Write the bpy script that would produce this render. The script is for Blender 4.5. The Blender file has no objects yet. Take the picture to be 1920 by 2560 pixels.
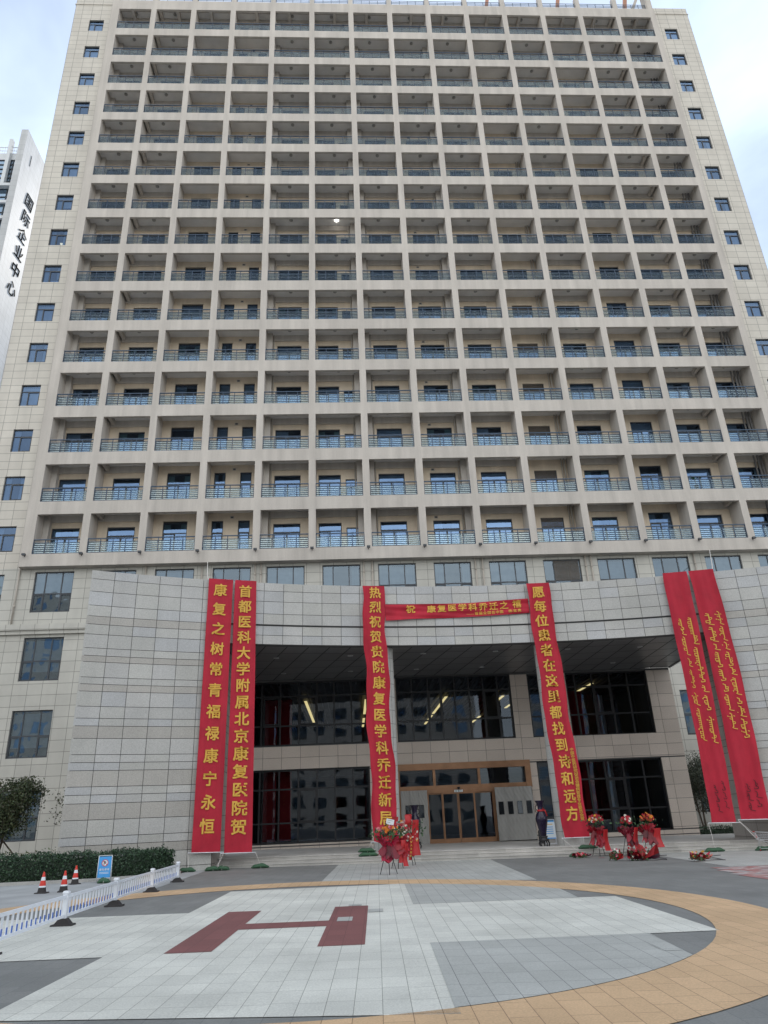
import bpy, math, random
from mathutils import Vector, Matrix
C = bpy.context.scene
rad = math.radians
# ------------------------------------------------------------------ camera
cam = bpy.data.objects.new('camera', bpy.data.cameras.new('camera'))
C.collection.objects.link(cam); C.camera = cam
cam.data.sensor_fit = 'HORIZONTAL'; cam.data.sensor_width = 36
cam.data.lens = 1795/1920*36
cam.data.clip_start = .1; cam.data.clip_end = 3000
RT, UP, FW = Vector((.9984,-.0408,-.0396)), Vector((.0205,-.3924,.9196)), Vector((.0531,.9189,.3909))
RT = FW.cross(UP).normalized(); UP = RT.cross(FW).normalized(); FW.normalize()
cam.matrix_world = Matrix(((RT.x,UP.x,-FW.x,0),(RT.y,UP.y,-FW.y,0),(RT.z,UP.z,-FW.z,1.8),(0,0,0,1)))
# ------------------------------------------------------------------ light
SUN_EL, SUN_AZ = 43, 5        # behind the tower, a little to the right
world = bpy.data.worlds.new('World'); C.world = world; world.use_nodes = True
nt = world.node_tree; N = nt.nodes; Lk = nt.links
bg = N['Background']
sky = N.new('ShaderNodeTexSky'); sky.sky_type = 'NISHITA'; sky.sun_disc = False
sky.sun_elevation = rad(SUN_EL); sky.sun_rotation = rad(SUN_AZ); sky.dust_density = .6; sky.air_density = 1.0
tc = N.new('ShaderNodeTexCoord'); mp = N.new('ShaderNodeMapping'); mp.inputs['Scale'].default_value = (1,1,2.6)
Lk.new(tc.outputs['Generated'], mp.inputs[0])
nz = N.new('ShaderNodeTexNoise'); nz.inputs['Scale'].default_value = 1.7; nz.inputs['Detail'].default_value = 6; nz.inputs['Roughness'].default_value = .55; nz.inputs['Distortion'].default_value = .4
Lk.new(mp.outputs[0], nz.inputs['Vector'])
cr = N.new('ShaderNodeValToRGB'); cr.color_ramp.elements[0].position = .36; cr.color_ramp.elements[1].position = .70
cr.color_ramp.elements[0].color = (.30,.30,.30,1); cr.color_ramp.elements[1].color = (.85,.85,.85,1)
Lk.new(nz.outputs['Fac'], cr.inputs[0])
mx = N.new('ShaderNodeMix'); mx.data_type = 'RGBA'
Lk.new(cr.outputs[0], mx.inputs[0]); Lk.new(sky.outputs[0], mx.inputs[6]); # clouds behind the camera are brightened to add light on the facade
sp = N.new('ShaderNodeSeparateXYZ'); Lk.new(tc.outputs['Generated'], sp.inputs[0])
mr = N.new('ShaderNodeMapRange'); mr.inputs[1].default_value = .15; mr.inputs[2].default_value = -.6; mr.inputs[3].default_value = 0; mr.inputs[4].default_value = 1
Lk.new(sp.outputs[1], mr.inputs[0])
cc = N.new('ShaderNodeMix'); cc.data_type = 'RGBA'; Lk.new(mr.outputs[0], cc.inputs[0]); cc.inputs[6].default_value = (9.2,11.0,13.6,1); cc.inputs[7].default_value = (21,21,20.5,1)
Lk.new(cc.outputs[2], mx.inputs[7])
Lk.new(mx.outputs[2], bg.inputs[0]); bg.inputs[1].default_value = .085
sun = bpy.data.objects.new('sun', bpy.data.lights.new('sun','SUN')); C.collection.objects.link(sun)
sun.data.energy = 2.0; sun.data.angle = rad(.5); sun.data.color = (1,.95,.87)
sd = Vector((math.sin(rad(SUN_AZ))*math.cos(rad(SUN_EL)), math.cos(rad(SUN_AZ))*math.cos(rad(SUN_EL)), math.sin(rad(SUN_EL))))
sun.rotation_euler = sd.to_track_quat('Z','Y').to_euler()
C.view_settings.view_transform = 'Standard'; C.view_settings.look = 'None'; C.view_settings.exposure = .55; C.view_settings.gamma = 1
C.cycles.max_bounces = 7; C.cycles.transparent_max_bounces = 12

# ------------------------------------------------------------------ materials
def nodes(name):
    m = bpy.data.materials.new(name); m.use_nodes = True
    t = m.node_tree; return m, t, t.nodes['Principled BSDF']
def coords(t, mode):
    n = t.nodes.new('ShaderNodeTexCoord'); return n.outputs['UV' if mode == 'uv' else 'Object']
def math_(t, op, a, b=None):
    n = t.nodes.new('ShaderNodeMath'); n.operation = op
    for i, v in enumerate((a, b)):
        if v is None: continue
        if isinstance(v, (int, float)): n.inputs[i].default_value = v
        else: t.links.new(v, n.inputs[i])
    return n.outputs[0]
def noise(t, src, scale, det=4, rough=.55, stretch=None):
    if stretch:
        q = t.nodes.new('ShaderNodeMapping'); q.inputs['Scale'].default_value = stretch; t.links.new(src, q.inputs[0]); src = q.outputs[0]
    n = t.nodes.new('ShaderNodeTexNoise'); n.inputs['Scale'].default_value = scale; n.inputs['Detail'].default_value = det; n.inputs['Roughness'].default_value = rough
    t.links.new(src, n.inputs['Vector']); return n.outputs['Fac']
def mulcol(t, colsock, fac, lo, hi):
    r = t.nodes.new('ShaderNodeMapRange'); r.inputs[1].default_value = .3; r.inputs[2].default_value = .7; r.inputs[3].default_value = lo; r.inputs[4].default_value = hi
    t.links.new(fac, r.inputs[0])
    v = t.nodes.new('ShaderNodeVectorMath'); v.operation = 'SCALE'
    if isinstance(colsock, tuple): v.inputs[0].default_value = colsock
    else: t.links.new(colsock, v.inputs[0])
    t.links.new(r.outputs[0], v.inputs['Scale']); return v.outputs[0]
def mat(name, col, rough=.7, metal=0, var=.0, vs=3, fine=.0, fs=40, streak=0, tint=False, spec=.5, mode='obj', bump=0):
    m, t, b = nodes(name)
    b.inputs['Roughness'].default_value = rough; b.inputs['Metallic'].default_value = metal; b.inputs['Specular IOR Level'].default_value = spec
    c = tuple(col); s = coords(t, mode); out = c
    if var: out = mulcol(t, out, noise(t, s, vs), 1-var, 1+var)
    if fine: out = mulcol(t, out, noise(t, s, fs, 2, .7), 1-fine, 1+fine)
    if streak: out = mulcol(t, out, noise(t, s, 1.0, 5, .6, (1.6,1.6,.12)), 1-streak, 1+streak*.6)
    if tint:
        a = t.nodes.new('ShaderNodeAttribute'); a.attribute_name = 'tint'
        v = t.nodes.new('ShaderNodeVectorMath'); v.operation = 'MULTIPLY'
        if isinstance(out, tuple): v.inputs[0].default_value = out
        else: t.links.new(out, v.inputs[0])
        t.links.new(a.outputs['Color'], v.inputs[1]); out = v.outputs[0]
    if isinstance(out, tuple): b.inputs['Base Color'].default_value = (*c, 1)
    else: t.links.new(out, b.inputs['Base Color'])
    if bump:
        bp = t.nodes.new('ShaderNodeBump'); bp.inputs['Strength'].default_value = bump; bp.inputs['Distance'].default_value = .02
        t.links.new(noise(t, s, fs, 3), bp.inputs['Height']); t.links.new(bp.outputs[0], b.inputs['Normal'])
    return m
def tiles(name, c1, c2, joint, w, h, mort=.012, rough=.65, off=0., var=.06, rot=0, loc=(0,0,0), fine=.0, fs=60, streak=0, mode='uv'):
    m, t, b = nodes(name); s = coords(t, mode)
    q = t.nodes.new('ShaderNodeMapping'); q.inputs['Rotation'].default_value = (0,0,rot); q.inputs['Location'].default_value = loc
    t.links.new(s, q.inputs[0])
    br = t.nodes.new('ShaderNodeTexBrick'); br.offset = off; br.inputs['Scale'].default_value = 1
    br.inputs['Brick Width'].default_value = w; br.inputs['Row Height'].default_value = h
    br.inputs['Mortar Size'].default_value = mort; br.inputs['Mortar Smooth'].default_value = .1
    br.inputs['Color1'].default_value = (*c1,1); br.inputs['Color2'].default_value = (*c2,1); br.inputs['Mortar'].default_value = (*joint,1)
    t.links.new(q.outputs[0], br.inputs['Vector'])
    out = mulcol(t, br.outputs['Color'], noise(t, s, .5, 6, .6), 1-var, 1+var)
    if fine: out = mulcol(t, out, noise(t, s, fs, 2, .7), 1-fine, 1+fine)
    if streak: out = mulcol(t, out, noise(t, s, 1.0, 5, .6, (1.3,.12,1.)), 1-streak, 1+streak*.6)
    t.links.new(out, b.inputs['Base Color']); b.inputs['Roughness'].default_value = rough
    return m
def glass(name, tintc, gloss, base, fres=1.45, rough=.02, gcol=(.8,.9,1), bump=.2):
    m = bpy.data.materials.new(name); m.use_nodes = True; t = m.node_tree; t.nodes.remove(t.nodes['Principled BSDF'])
    out = t.nodes['Material Output']
    tr = t.nodes.new('ShaderNodeBsdfTransparent'); tr.inputs[0].default_value = (*tintc,1)
    gl = t.nodes.new('ShaderNodeBsdfGlossy'); gl.inputs['Roughness'].default_value = rough; gl.inputs['Color'].default_value = (*gcol,1)
    bp = t.nodes.new('ShaderNodeBump'); bp.inputs['Strength'].default_value = bump; bp.inputs['Distance'].default_value = .05
    t.links.new(noise(t, coords(t,'obj'), .9, 1), bp.inputs['Height']); t.links.new(bp.outputs[0], gl.inputs['Normal'])
    fr = t.nodes.new('ShaderNodeFresnel'); fr.inputs[0].default_value = fres
    f = math_(t, 'ADD', math_(t, 'MULTIPLY', fr.outputs[0], gloss), base)
    mixn = t.nodes.new('ShaderNodeMixShader'); cl = t.nodes.new('ShaderNodeClamp'); t.links.new(f, cl.inputs[0])
    t.links.new(cl.outputs[0], mixn.inputs[0]); t.links.new(tr.outputs[0], mixn.inputs[1]); t.links.new(gl.outputs[0], mixn.inputs[2]); t.links.new(mixn.outputs[0], out.inputs[0])
    return m
def emis(name, col, s):
    m, t, b = nodes(name); b.inputs['Base Color'].default_value = (*col,1); b.inputs['Emission Color'].default_value = (*col,1); b.inputs['Emission Strength'].default_value = s
    return m
M = {}
M['render'] = mat('beige_render', (.535,.492,.445), .85, var=.06, vs=.35, fine=.07, fs=22, streak=.15, bump=.15)
M['render_in'] = mat('balcony_wall_render', (.70,.59,.46), .85, var=.08, vs=.5, fine=.05, fs=22, streak=.10)
M['ceil'] = mat('balcony_ceiling_paint', (.80,.78,.76), .8, var=.08, vs=.7)
M['pier'] = tiles('beige_stone_tile', (.60,.562,.498), (.56,.522,.462), (.27,.255,.225), .93, .646, .018, var=.07, fine=.05, streak=.06)
M['podium'] = tiles('grey_beige_stone_tile', (.53,.515,.465), (.49,.475,.43), (.24,.23,.205), .93, .70, .017, var=.08, fine=.05, streak=.07)
M['granite'] = mat('light_grey_granite', (.45,.445,.425), .6, var=.08, vs=.5, fine=.15, fs=26, tint=True, streak=.05)
M['granite_dark'] = mat('warm_granite', (.56,.49,.43), .55, var=.06, vs=.6, fine=.16, fs=30, tint=True)
M['joint'] = mat('dark_joint', (.10,.10,.10), .9)  # plain dark grey backing for joints, gaps and slots
M['step'] = mat('step_granite', (.50,.48,.45), .6, var=.12, vs=1.5, fine=.12, fs=30, tint=True)
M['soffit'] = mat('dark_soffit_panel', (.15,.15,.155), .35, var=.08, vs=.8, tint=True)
M['rail'] = mat('blue_grey_rail_paint', (.045,.075,.12), .4, .3, var=.1, vs=5)
M['frame'] = mat('window_frame_grey', (.055,.062,.072), .45, .2, var=.1, vs=4)
M['dframe'] = mat('lobby_frame_black', (.022,.023,.026), .4, .3, var=.1, vs=4)
M['bronze'] = mat('bronze_cladding', (.25,.135,.075), .38, .55, var=.15, vs=2)
M['pane'] = glass('window_pane', (.40,.50,.60), 1.4, .24, gcol=(.40,.62,1.0))
M['pierpane'] = glass('pier_window_pane', (.36,.46,.58), 1.3, .13, gcol=(.42,.62,.95))
M['lowpane'] = glass('lower_window_pane', (.34,.42,.48), 1.3, .13, gcol=(.60,.74,.86))
M['railglass'] = glass('railing_glass', (.78,.90,.90), 1.2, .20, gcol=(.70,.88,.95))
M['lobbyglass'] = glass('lobby_glass', (.46,.49,.52), .75, .03, gcol=(.7,.8,.95), bump=.06)
M['interior'] = mat('dim_room', (.10,.10,.105), .8, var=.3, vs=.8)  # darkness of the unlit rooms is put into this colour
M['lobbywall'] = mat('dim_lobby_wall', (.13,.125,.12), .7, var=.3, vs=.5)  # lobby dimness is put into the wall colour
M['curtain'] = mat('pale_curtain', (.50,.53,.56), .9, var=.1, vs=3, streak=.1)
M['curtain_g'] = mat('green_curtain', (.36,.46,.38), .9, var=.1, vs=3, streak=.1)
M['louver'] = mat('brown_louver', (.16,.135,.11), .6, .2, var=.1)
M['lamp'] = mat('ceiling_lamp_glass', (.36,.35,.33), .4, var=.05)
M['lamp_on'] = emis('lit_lamp', (1,.98,.92), 5)
M['strip'] = emis('yellow_strip_light', (1,.80,.36), 1.05)
M['warm'] = emis('warm_ceiling_glow', (1,.78,.48), 1.3)
M['red'] = mat('red_banner_cloth', (.43,.013,.034), .7, spec=.4, var=.14, vs=1.3, fine=.03, fs=60, streak=.08)
M['redin'] = mat('dark_red_hanging', (.34,.01,.015), .7)
M['gold'] = mat('gold_lettering', (.68,.40,.06), .6, var=.05, vs=3)
M['ink'] = mat('black_ink', (.035,.006,.01), .7)
M['white'] = mat('white_plastic', (.72,.75,.80), .4, var=.05, vs=3)
M['blue'] = mat('blue_reflective', (.05,.14,.50), .4)
M['rubber'] = mat('black_rubber', (.035,.032,.032), .8, var=.2, vs=6)
M['conered'] = mat('cone_red', (.62,.035,.02), .5, var=.08, vs=6)
M['signblue'] = mat('sign_blue', (.06,.33,.74), .5, var=.03)
M['signwhite'] = mat('sign_white', (.72,.78,.82), .5)
M['signred'] = mat('sign_red', (.55,.03,.03), .5)
M['bag'] = mat('green_sandbag', (.04,.105,.055), .7, var=.12, vs=5)
M['rope'] = mat('white_rope', (.65,.62,.58), .8)
M['vase'] = mat('purple_glazed_vase', (.012,.007,.026), .15, var=.25, vs=3)
M['vasebase'] = mat('dark_wood_stand', (.018,.017,.02), .35)
M['quilt'] = mat('grey_quilted_curtain', (.30,.295,.28), .55, var=.08, vs=1.5, streak=.18)
M['wrapred'] = mat('red_wrap_paper', (.34,.007,.02), .5, var=.3, vs=4, tint=True)
M['ribbon'] = mat('red_ribbon', (.42,.010,.014), .45, var=.1, vs=4)
M['black'] = mat('black_stand', (.012,.012,.016), .4)
M['petal'] = mat('flower_petals', (1,1,1), .7, tint=True)
M['leaf'] = mat('leaf', (1,1,1), .55, tint=True)
M['bark'] = mat('bark', (.11,.085,.065), .9, var=.3, vs=8)
M['chrome'] = mat('trolley_wire', (.55,.55,.56), .3, .8)
M['bwhite'] = tiles('white_stone_cladding', (.50,.51,.52), (.465,.475,.48), (.36,.37,.38), 1.35, .9, .022, .5, var=.08, fine=.05, streak=.12)
M['bgrey'] = mat('pale_grey_cladding', (.62,.64,.66), .5, var=.08, vs=.3)
M['bglass'] = glass('office_glass', (.15,.20,.24), 1.6, .45, gcol=(.6,.8,1.0), bump=.02)
M['bsign'] = mat('bronze_lettering', (.17,.15,.125), .5, .3)
M['strut'] = mat('rust_primer_strut', (.40,.20,.13), .7)
M['pipe'] = mat('beige_downpipe', (.42,.38,.33), .6, var=.05)
M['pipedark'] = mat('grey_downpipe', (.20,.19,.185), .6, var=.2, vs=2)
M['spot'] = mat('floodlight_black', (.02,.02,.022), .4)
# paving : local frame turned 1.8 degrees like the joints of the plaza
ROT = rad(1.8)
def paving(name, c1, c2, joint, w, h, mort, off=.0, var=.15, fine=.13):
    return tiles(name, c1, c2, joint, h, w, mort, .75, off, var, ROT+math.pi/2, (.12,0,0), fine, 45, mode='obj')
M['p_dark'] = paving('dark_grey_paving', (.21,.212,.200), (.185,.188,.178), (.125,.13,.135), .285, .57, .0035, .5)
M['p_white'] = paving('white_paving', (.64,.635,.57), (.575,.572,.515), (.25,.245,.215), .285, .57, .0038, .07, .16, .14)
M['p_light'] = paving('light_grey_paving', (.43,.435,.405), (.385,.39,.362), (.17,.17,.17), .285, .57, .0045, .07, .12)
M['p_orange'] = paving('orange_paving', (.60,.405,.235), (.535,.36,.205), (.24,.15,.09), .285, .57, .0042, .5, .13)
M['p_red'] = paving('red_paving', (.22,.085,.08), (.19,.075,.07), (.12,.05,.05), .285, .57, .0035, .07, .12)
M['p_kerb'] = mat('kerb_stone', (.40,.39,.37), .8, var=.12, vs=2, fine=.1)
M['asphalt'] = mat('grey_drive_paving', (.36,.37,.37), .85, var=.14, vs=.8, fine=.1, fs=40)
M['soil'] = mat('planting_soil', (.07,.055,.04), .95, var=.2, vs=3)

# ------------------------------------------------------------------ mesh helpers
class MB:
    def __init__(s, mats): s.v=[]; s.f=[]; s.m=[]; s.t=[]; s.uv=[]; s.sm=[]; s.mats=[mats] if isinstance(mats,str) else list(mats)
    def face(s, pts, m=0, t=(1,1,1), uv=None, sm=False):
        i=len(s.v); s.v += [tuple(p) for p in pts]; s.f.append(tuple(range(i,i+len(pts)))); s.m.append(m); s.t.append(t); s.uv.append(uv); s.sm.append(sm)
    def idx(s, vs, fs, m=0, t=(1,1,1), sm=True):
        i=len(s.v); s.v += [tuple(p) for p in vs]
        for f in fs: s.f.append(tuple(i+k for k in f)); s.m.append(m); s.t.append(t); s.uv.append(None); s.sm.append(sm)
    def hexa(s, p, m=0, t=(1,1,1), skip=()):   # p: 8 points, bottom 4 then top 4 (ccw)
        for k, q in enumerate(((0,3,2,1),(4,5,6,7),(0,1,5,4),(1,2,6,5),(2,3,7,6),(3,0,4,7))):
            if k in skip: continue
            s.face([p[i] for i in q], m, t)
    def box(s, x0,x1,y0,y1,z0,z1, m=0, t=(1,1,1), skip=()):
        s.hexa([(x0,y0,z0),(x1,y0,z0),(x1,y1,z0),(x0,y1,z0),(x0,y0,z1),(x1,y0,z1),(x1,y1,z1),(x0,y1,z1)], m, t, skip)
    def bar(s, a, b, w, h=None, m=0, t=(1,1,1), upv=(0,0,1)):
        a=Vector(a); b=Vector(b); d=(b-a).normalized(); h=h or w
        u=Vector(upv)
        if abs(d.dot(u))>.98: u=Vector((0,1,0))
        r=d.cross(u).normalized(); u=r.cross(d)
        q=[]
        for P in (a,b):
            for (i,j) in ((-1,-1),(1,-1),(1,1),(-1,1)): q.append(P+r*(i*w/2)+u*(j*h/2))
        s.idx([tuple(x) for x in q], [(0,1,2,3),(7,6,5,4),(0,4,5,1),(1,5,6,2),(2,6,7,3),(3,7,4,0)], m, t, False)
    def tube(s, pts, r, n=6, m=0, t=(1,1,1), cap=True):
        pts=[Vector(p) for p in pts]; rs = r if isinstance(r,(list,tuple)) else [r]*len(pts)
        vs=[]; fs=[]; prev=None
        for k,p in enumerate(pts):
            d=((pts[min(k+1,len(pts)-1)]-pts[max(k-1,0)])).normalized()
            if prev is None:
                u=Vector((0,0,1)) if abs(d.z)<.9 else Vector((1,0,0))
                a=d.cross(u).normalized()
            else: a=(prev-d*prev.dot(d)).normalized()
            prev=a; b=d.cross(a)
            for j in range(n):
                an=2*math.pi*j/n; vs.append(p+(a*math.cos(an)+b*math.sin(an))*rs[k])
        for k in range(len(pts)-1):
            for j in range(n): fs.append((k*n+j,k*n+(j+1)%n,(k+1)*n+(j+1)%n,(k+1)*n+j))
        if cap: fs.append(tuple(range(n-1,-1,-1))); fs.append(tuple((len(pts)-1)*n+j for j in range(n)))
        s.idx(vs, fs, m, t, n>5)
    def lathe(s, prof, c=(0,0,0), n=20, m=0, t=(1,1,1), sx=1):
        vs=[]; fs=[]
        for r,z in prof:
            for j in range(n):
                an=2*math.pi*j/n; vs.append((c[0]+r*math.cos(an)*sx, c[1]+r*math.sin(an), c[2]+z))
        for k in range(len(prof)-1):
            for j in range(n): fs.append((k*n+j,k*n+(j+1)%n,(k+1)*n+(j+1)%n,(k+1)*n+j))
        s.idx(vs, fs, m, t, True)
    def grid(s, fn, nu, nv, m=0, t=(1,1,1), sm=True):
        vs=[fn(i/nu,j/nv) for j in range(nv+1) for i in range(nu+1)]
        fs=[(j*(nu+1)+i,j*(nu+1)+i+1,(j+1)*(nu+1)+i+1,(j+1)*(nu+1)+i) for j in range(nv) for i in range(nu)]
        s.idx(vs, fs, m, t, sm)
    def mesh(s, name):
        me=bpy.data.meshes.new(name); me.from_pydata(s.v,[],s.f)
        for k in s.mats: me.materials.append(M[k])
        me.polygons.foreach_set('material_index', s.m); me.polygons.foreach_set('use_smooth', s.sm)
        me.uv_layers.new(name='UVMap'); me.color_attributes.new('tint','FLOAT_COLOR','CORNER')
        uvl=me.uv_layers['UVMap']; ca=me.color_attributes['tint']
        uv=[]; col=[]
        V=me.vertices
        for p in me.polygons:
            g=s.uv[p.index]; n=p.normal; t=s.t[p.index]
            for k,vi in enumerate(p.vertices):
                if g: uv += g[k]
                else:
                    c=V[vi].co
                    uv += ((c.x,c.y) if abs(n.z)>.7 else (c.x,c.z) if abs(n.y)>=abs(n.x) else (c.y,c.z))
                col += (t[0],t[1],t[2],1)
        uvl.data.foreach_set('uv', uv); ca.data.foreach_set('color', col); me.update()
        return me
def tag(o, label=None, cat=None, group=None, kind=None):
    if label: o['label']=label
    if cat: o['category']=cat
    if group: o['group']=group
    if kind: o['kind']=kind
    return o
def put(name, me, parent=None, loc=(0,0,0), rz=0, kind=None, label=None):
    if isinstance(me, MB): me = me.mesh(name)
    o=bpy.data.objects.new(name, me); C.collection.objects.link(o); o.location=loc; o.rotation_euler=(0,0,rz)
    if parent: o.parent=parent
    if kind: o['kind']=kind
    if label: o['label']=label
    return o
def thing(name, label, cat, loc=(0,0,0), rz=0, group=None):
    o=bpy.data.objects.new(name,None); C.collection.objects.link(o); o.location=loc; o.rotation_euler=(0,0,rz); o.empty_display_size=.3
    return tag(o,label,cat,group)
def wput(name, me, parent, kind=None, off=(0,0,0), label=None):   # mesh given in world coordinates
    return put(name, me, parent, tuple(off[i]-parent.location[i] for i in range(3)), 0, kind, label)
def dup(root, loc, rz=0, label=None, group=None):
    r=root.copy(); C.collection.objects.link(r); r.location=loc; r.rotation_euler=(0,0,rz)
    if label: r['label']=label
    if group: r['group']=group
    def rec(a,b):
        for ch in list(a.children):
            if ch==b: continue
            c=ch.copy(); C.collection.objects.link(c); c.parent=b; rec(ch,c)
    rec(root,r); return r
def G(x): return -.010*(x-8)
def wall(mb, X0,X1,Z0,Z1,Y, holes, rev=.2, m=0, mr=None):
    mr = m if mr is None else mr
    xs=sorted({X0,X1,*[h[0] for h in holes],*[h[1] for h in holes]}); zs=sorted({Z0,Z1,*[h[2] for h in holes],*[h[3] for h in holes]})
    xs=[x for x in xs if X0<=x<=X1]; zs=[z for z in zs if Z0<=z<=Z1]
    for i in range(len(xs)-1):
        cx=(xs[i]+xs[i+1])/2
        for j in range(len(zs)-1):
            cz=(zs[j]+zs[j+1])/2
            if any(h[0]<cx<h[1] and h[2]<cz<h[3] for h in holes): continue
            mb.face([(xs[i],Y,zs[j]),(xs[i+1],Y,zs[j]),(xs[i+1],Y,zs[j+1]),(xs[i],Y,zs[j+1])], m)
    for (a,b,c,d) in holes:
        e=Y+rev
        mb.face([(a,Y,d),(b,Y,d),(b,e,d),(a,e,d)],mr); mb.face([(a,Y,c),(a,e,c),(b,e,c),(b,Y,c)],mr)
        mb.face([(a,Y,c),(a,Y,d),(a,e,d),(a,e,c)],mr); mb.face([(b,Y,c),(b,e,c),(b,e,d),(b,Y,d)],mr)
# text ------------------------------------------------------------
_tc={}
def glyph(ch, bold=0):
    if ch in _tc: return _tc[ch]
    cu=bpy.data.curves.new('t','FONT'); cu.body=ch; cu.size=1; cu.offset=bold; cu.resolution_u=2
    o=bpy.data.objects.new('t',cu); C.collection.objects.link(o)
    bpy.context.view_layer.update()
    dg=bpy.context.evaluated_depsgraph_get(); me=bpy.data.meshes.new_from_object(o.evaluated_get(dg))
    vs=[tuple(v.co) for v in me.vertices]; fs=[tuple(p.vertices) for p in me.polygons]
    bpy.data.objects.remove(o); bpy.data.curves.remove(cu); bpy.data.meshes.remove(me)
    if vs:
        if ord(ch)>0x2e80: cx,cy=.5,.38      # em box centre of full-width glyphs
        else:
            cx=(min(v[0] for v in vs)+max(v[0] for v in vs))/2; cy=.38
        vs=[(v[0]-cx,v[1]-cy) for v in vs]
    _tc[ch]=(vs,fs); return _tc[ch]
def stamp(mb, ch, P, cx, cy, sx, sy, m=0, bd=.021):   # P(x,y)->3D ; centre cx,cy ; size
    vs,fs=glyph(ch); d=bd if ord(ch)>0x2e80 else .01
    for k,(ex,ey) in enumerate(((-d,-d),(d,-d),(-d,d),(d,d),(0,0))):
        q=[P(cx+(v[0]+ex)*sx, cy+(v[1]+ey)*sy) for v in vs]
        mb.idx([(a,b-.0012*k,c) for a,b,c in q], fs, m, (1,1,1), False)
def leafcloud(mb, pts, size, cols, rnd, m=0, flat=.5):
    for p in pts:
        s=size*rnd.uniform(.6,1.3); a=Vector((rnd.gauss(0,1),rnd.gauss(0,1),rnd.gauss(0,1)*flat+.2)).normalized()
        b=Vector((rnd.gauss(0,1),rnd.gauss(0,1),rnd.gauss(0,1))); b=(b-a*b.dot(a)).normalized(); c=a.cross(b)
        p=Vector(p); k=rnd.choice(cols); j=rnd.uniform(.7,1.3); k=tuple(x*j for x in k)
        mb.face([p-b*s*.5, p+c*s*.28, p+b*s*.5, p-c*s*.28], m, k)
#@@SETTING@@
# ================================================================= SETTING
def gsheet(name, mkey, polys, dz, kind='structure'):
    mb=MB(mkey)
    for P in polys: mb.face([(x,y,G(x)+dz) for x,y in P])
    return put(name, mb, kind=kind)
mb=MB('p_dark'); xs=[-600,-45,50,600]; ys=[-500,700]
def Gc(x): return G(max(-45,min(50,x)))
for i in range(3): mb.face([(xs[i],ys[0],Gc(xs[i])),(xs[i+1],ys[0],Gc(xs[i+1])),(xs[i+1],ys[1],Gc(xs[i+1])),(xs[i],ys[1],Gc(xs[i]))])
put('plaza_ground', mb, kind='structure')
CX,CY=-.93,15.38
def ell(rx,ry,a0=0,a1=360,n=96): return [(CX+rx*math.cos(rad(a0+(a1-a0)*i/n)), CY+ry*math.sin(rad(a0+(a1-a0)*i/n))) for i in range(n+1)]
RI=(7.05,7.42); RO=(8.42,8.92)
# left drive, outside the ring
o=ell(*RO,112,248,40); drive=[(-6.1,31.5),(-44,31.5),(-44,-8),(-5.6,-8)]
mb=MB('asphalt')
top=[p for p in o if p[0]<-5.7]
poly=[(-5.75,31.5),(-44,31.5),(-44,-8),(-5.75,-8)]+top[::-1]
# split as a fan of quads to the far left edge
for a,b in zip(top[:-1],top[1:]):
    mb.face([(x,y,G(x)+.004) for x,y in ((-44,a[1]),(-44,b[1]),b,a)])
mb.face([(x,y,G(x)+.004) for x,y in ((-44,32.5),(-44,top[0][1]),top[0],(-5.75,32.5))])
mb.face([(x,y,G(x)+.004) for x,y in ((-44,top[-1][1]),(-44,-8),(-5.75,-8),top[-1])])
put('driveway', mb, kind='structure')
gsheet('path','p_light',[[(-.98,24.0),(5.1,22.2),(5.75,34.5),(-.5,34.5)]],.004)
gsheet('pavement','p_light',[[(11.7,24.4),(40,22.6),(40,36),(12.3,34.0)]],.004)
mb=MB('p_orange'); I=ell(*RI); O=ell(*RO)
for k in range(96): mb.face([(x,y,G(x)+.008) for x,y in (I[k],O[k],O[k+1],I[k+1])])
put('paving_ring', mb, kind='structure')
def sh(x,y): return (x+.03*(y-15.2), y+.018*(x+1))
def inell(p,r=RI): return ((p[0]-CX)/r[0])**2+((p[1]-CY)/r[1])**2<1
def ycl(x,s): 
    return CY+s*RI[1]*math.sqrt(max(0,1-((x-CX)/RI[0])**2))-s*.005
def sheared(polys): return [[sh(*p) for p in P] for P in polys]
gsheet('paving_cross','p_white',sheared([[(-3.5,12.1),(1.2,12.1),(1.2,17.25),(-3.5,17.25)],[(-3.5,17.25),(1.2,17.25),(1.2,22.45),(-3.5,22.0)],[(-3.5,8.6),(1.2,7.95),(1.2,12.1),(-3.5,12.1)],[(1.2,12.1),(5.6,12.1),(5.6,17.25),(1.2,17.25)],[(-7.5,12.1),(-3.5,12.1),(-3.5,17.25),(-7.5,17.25)]]),.008)
for nm,x0,x1,s,yy in (('paving_corner',1.2,4.78,1,17.25),('paving_corner',1.2,4.5,-1,12.1)):
    mb=MB('p_light'); n=14; yy+=0
    for k in range(n):
        a=x0+(x1-x0)*k/n; b=x0+(x1-x0)*(k+1)/n
        A1=sh(a,yy);B1=sh(b,yy);t_=.0 if s>0 else -.20
        P=[A1,B1,(sh(b,yy+s*5)[0],ycl(sh(b,yy+s*5)[0],s)),(sh(a,yy+s*5)[0],ycl(sh(a,yy+s*5)[0],s))]
        if s<0: P=P[::-1]
        mb.face([(x,y,G(x)+.012) for x,y in P])
    put(nm, mb, kind='structure')
gsheet('paving_letter','p_red',sheared([[(-2.66,12.15),(-1.98,12.15),(-1.98,17.13),(-2.66,17.13)],[(-.46,12.2),(.24,12.2),(.24,17.3),(-.46,17.3)],[(-1.98,14.36),(-.46,14.36),(-.46,15.1),(-1.98,15.1)]]),.012)
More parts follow.
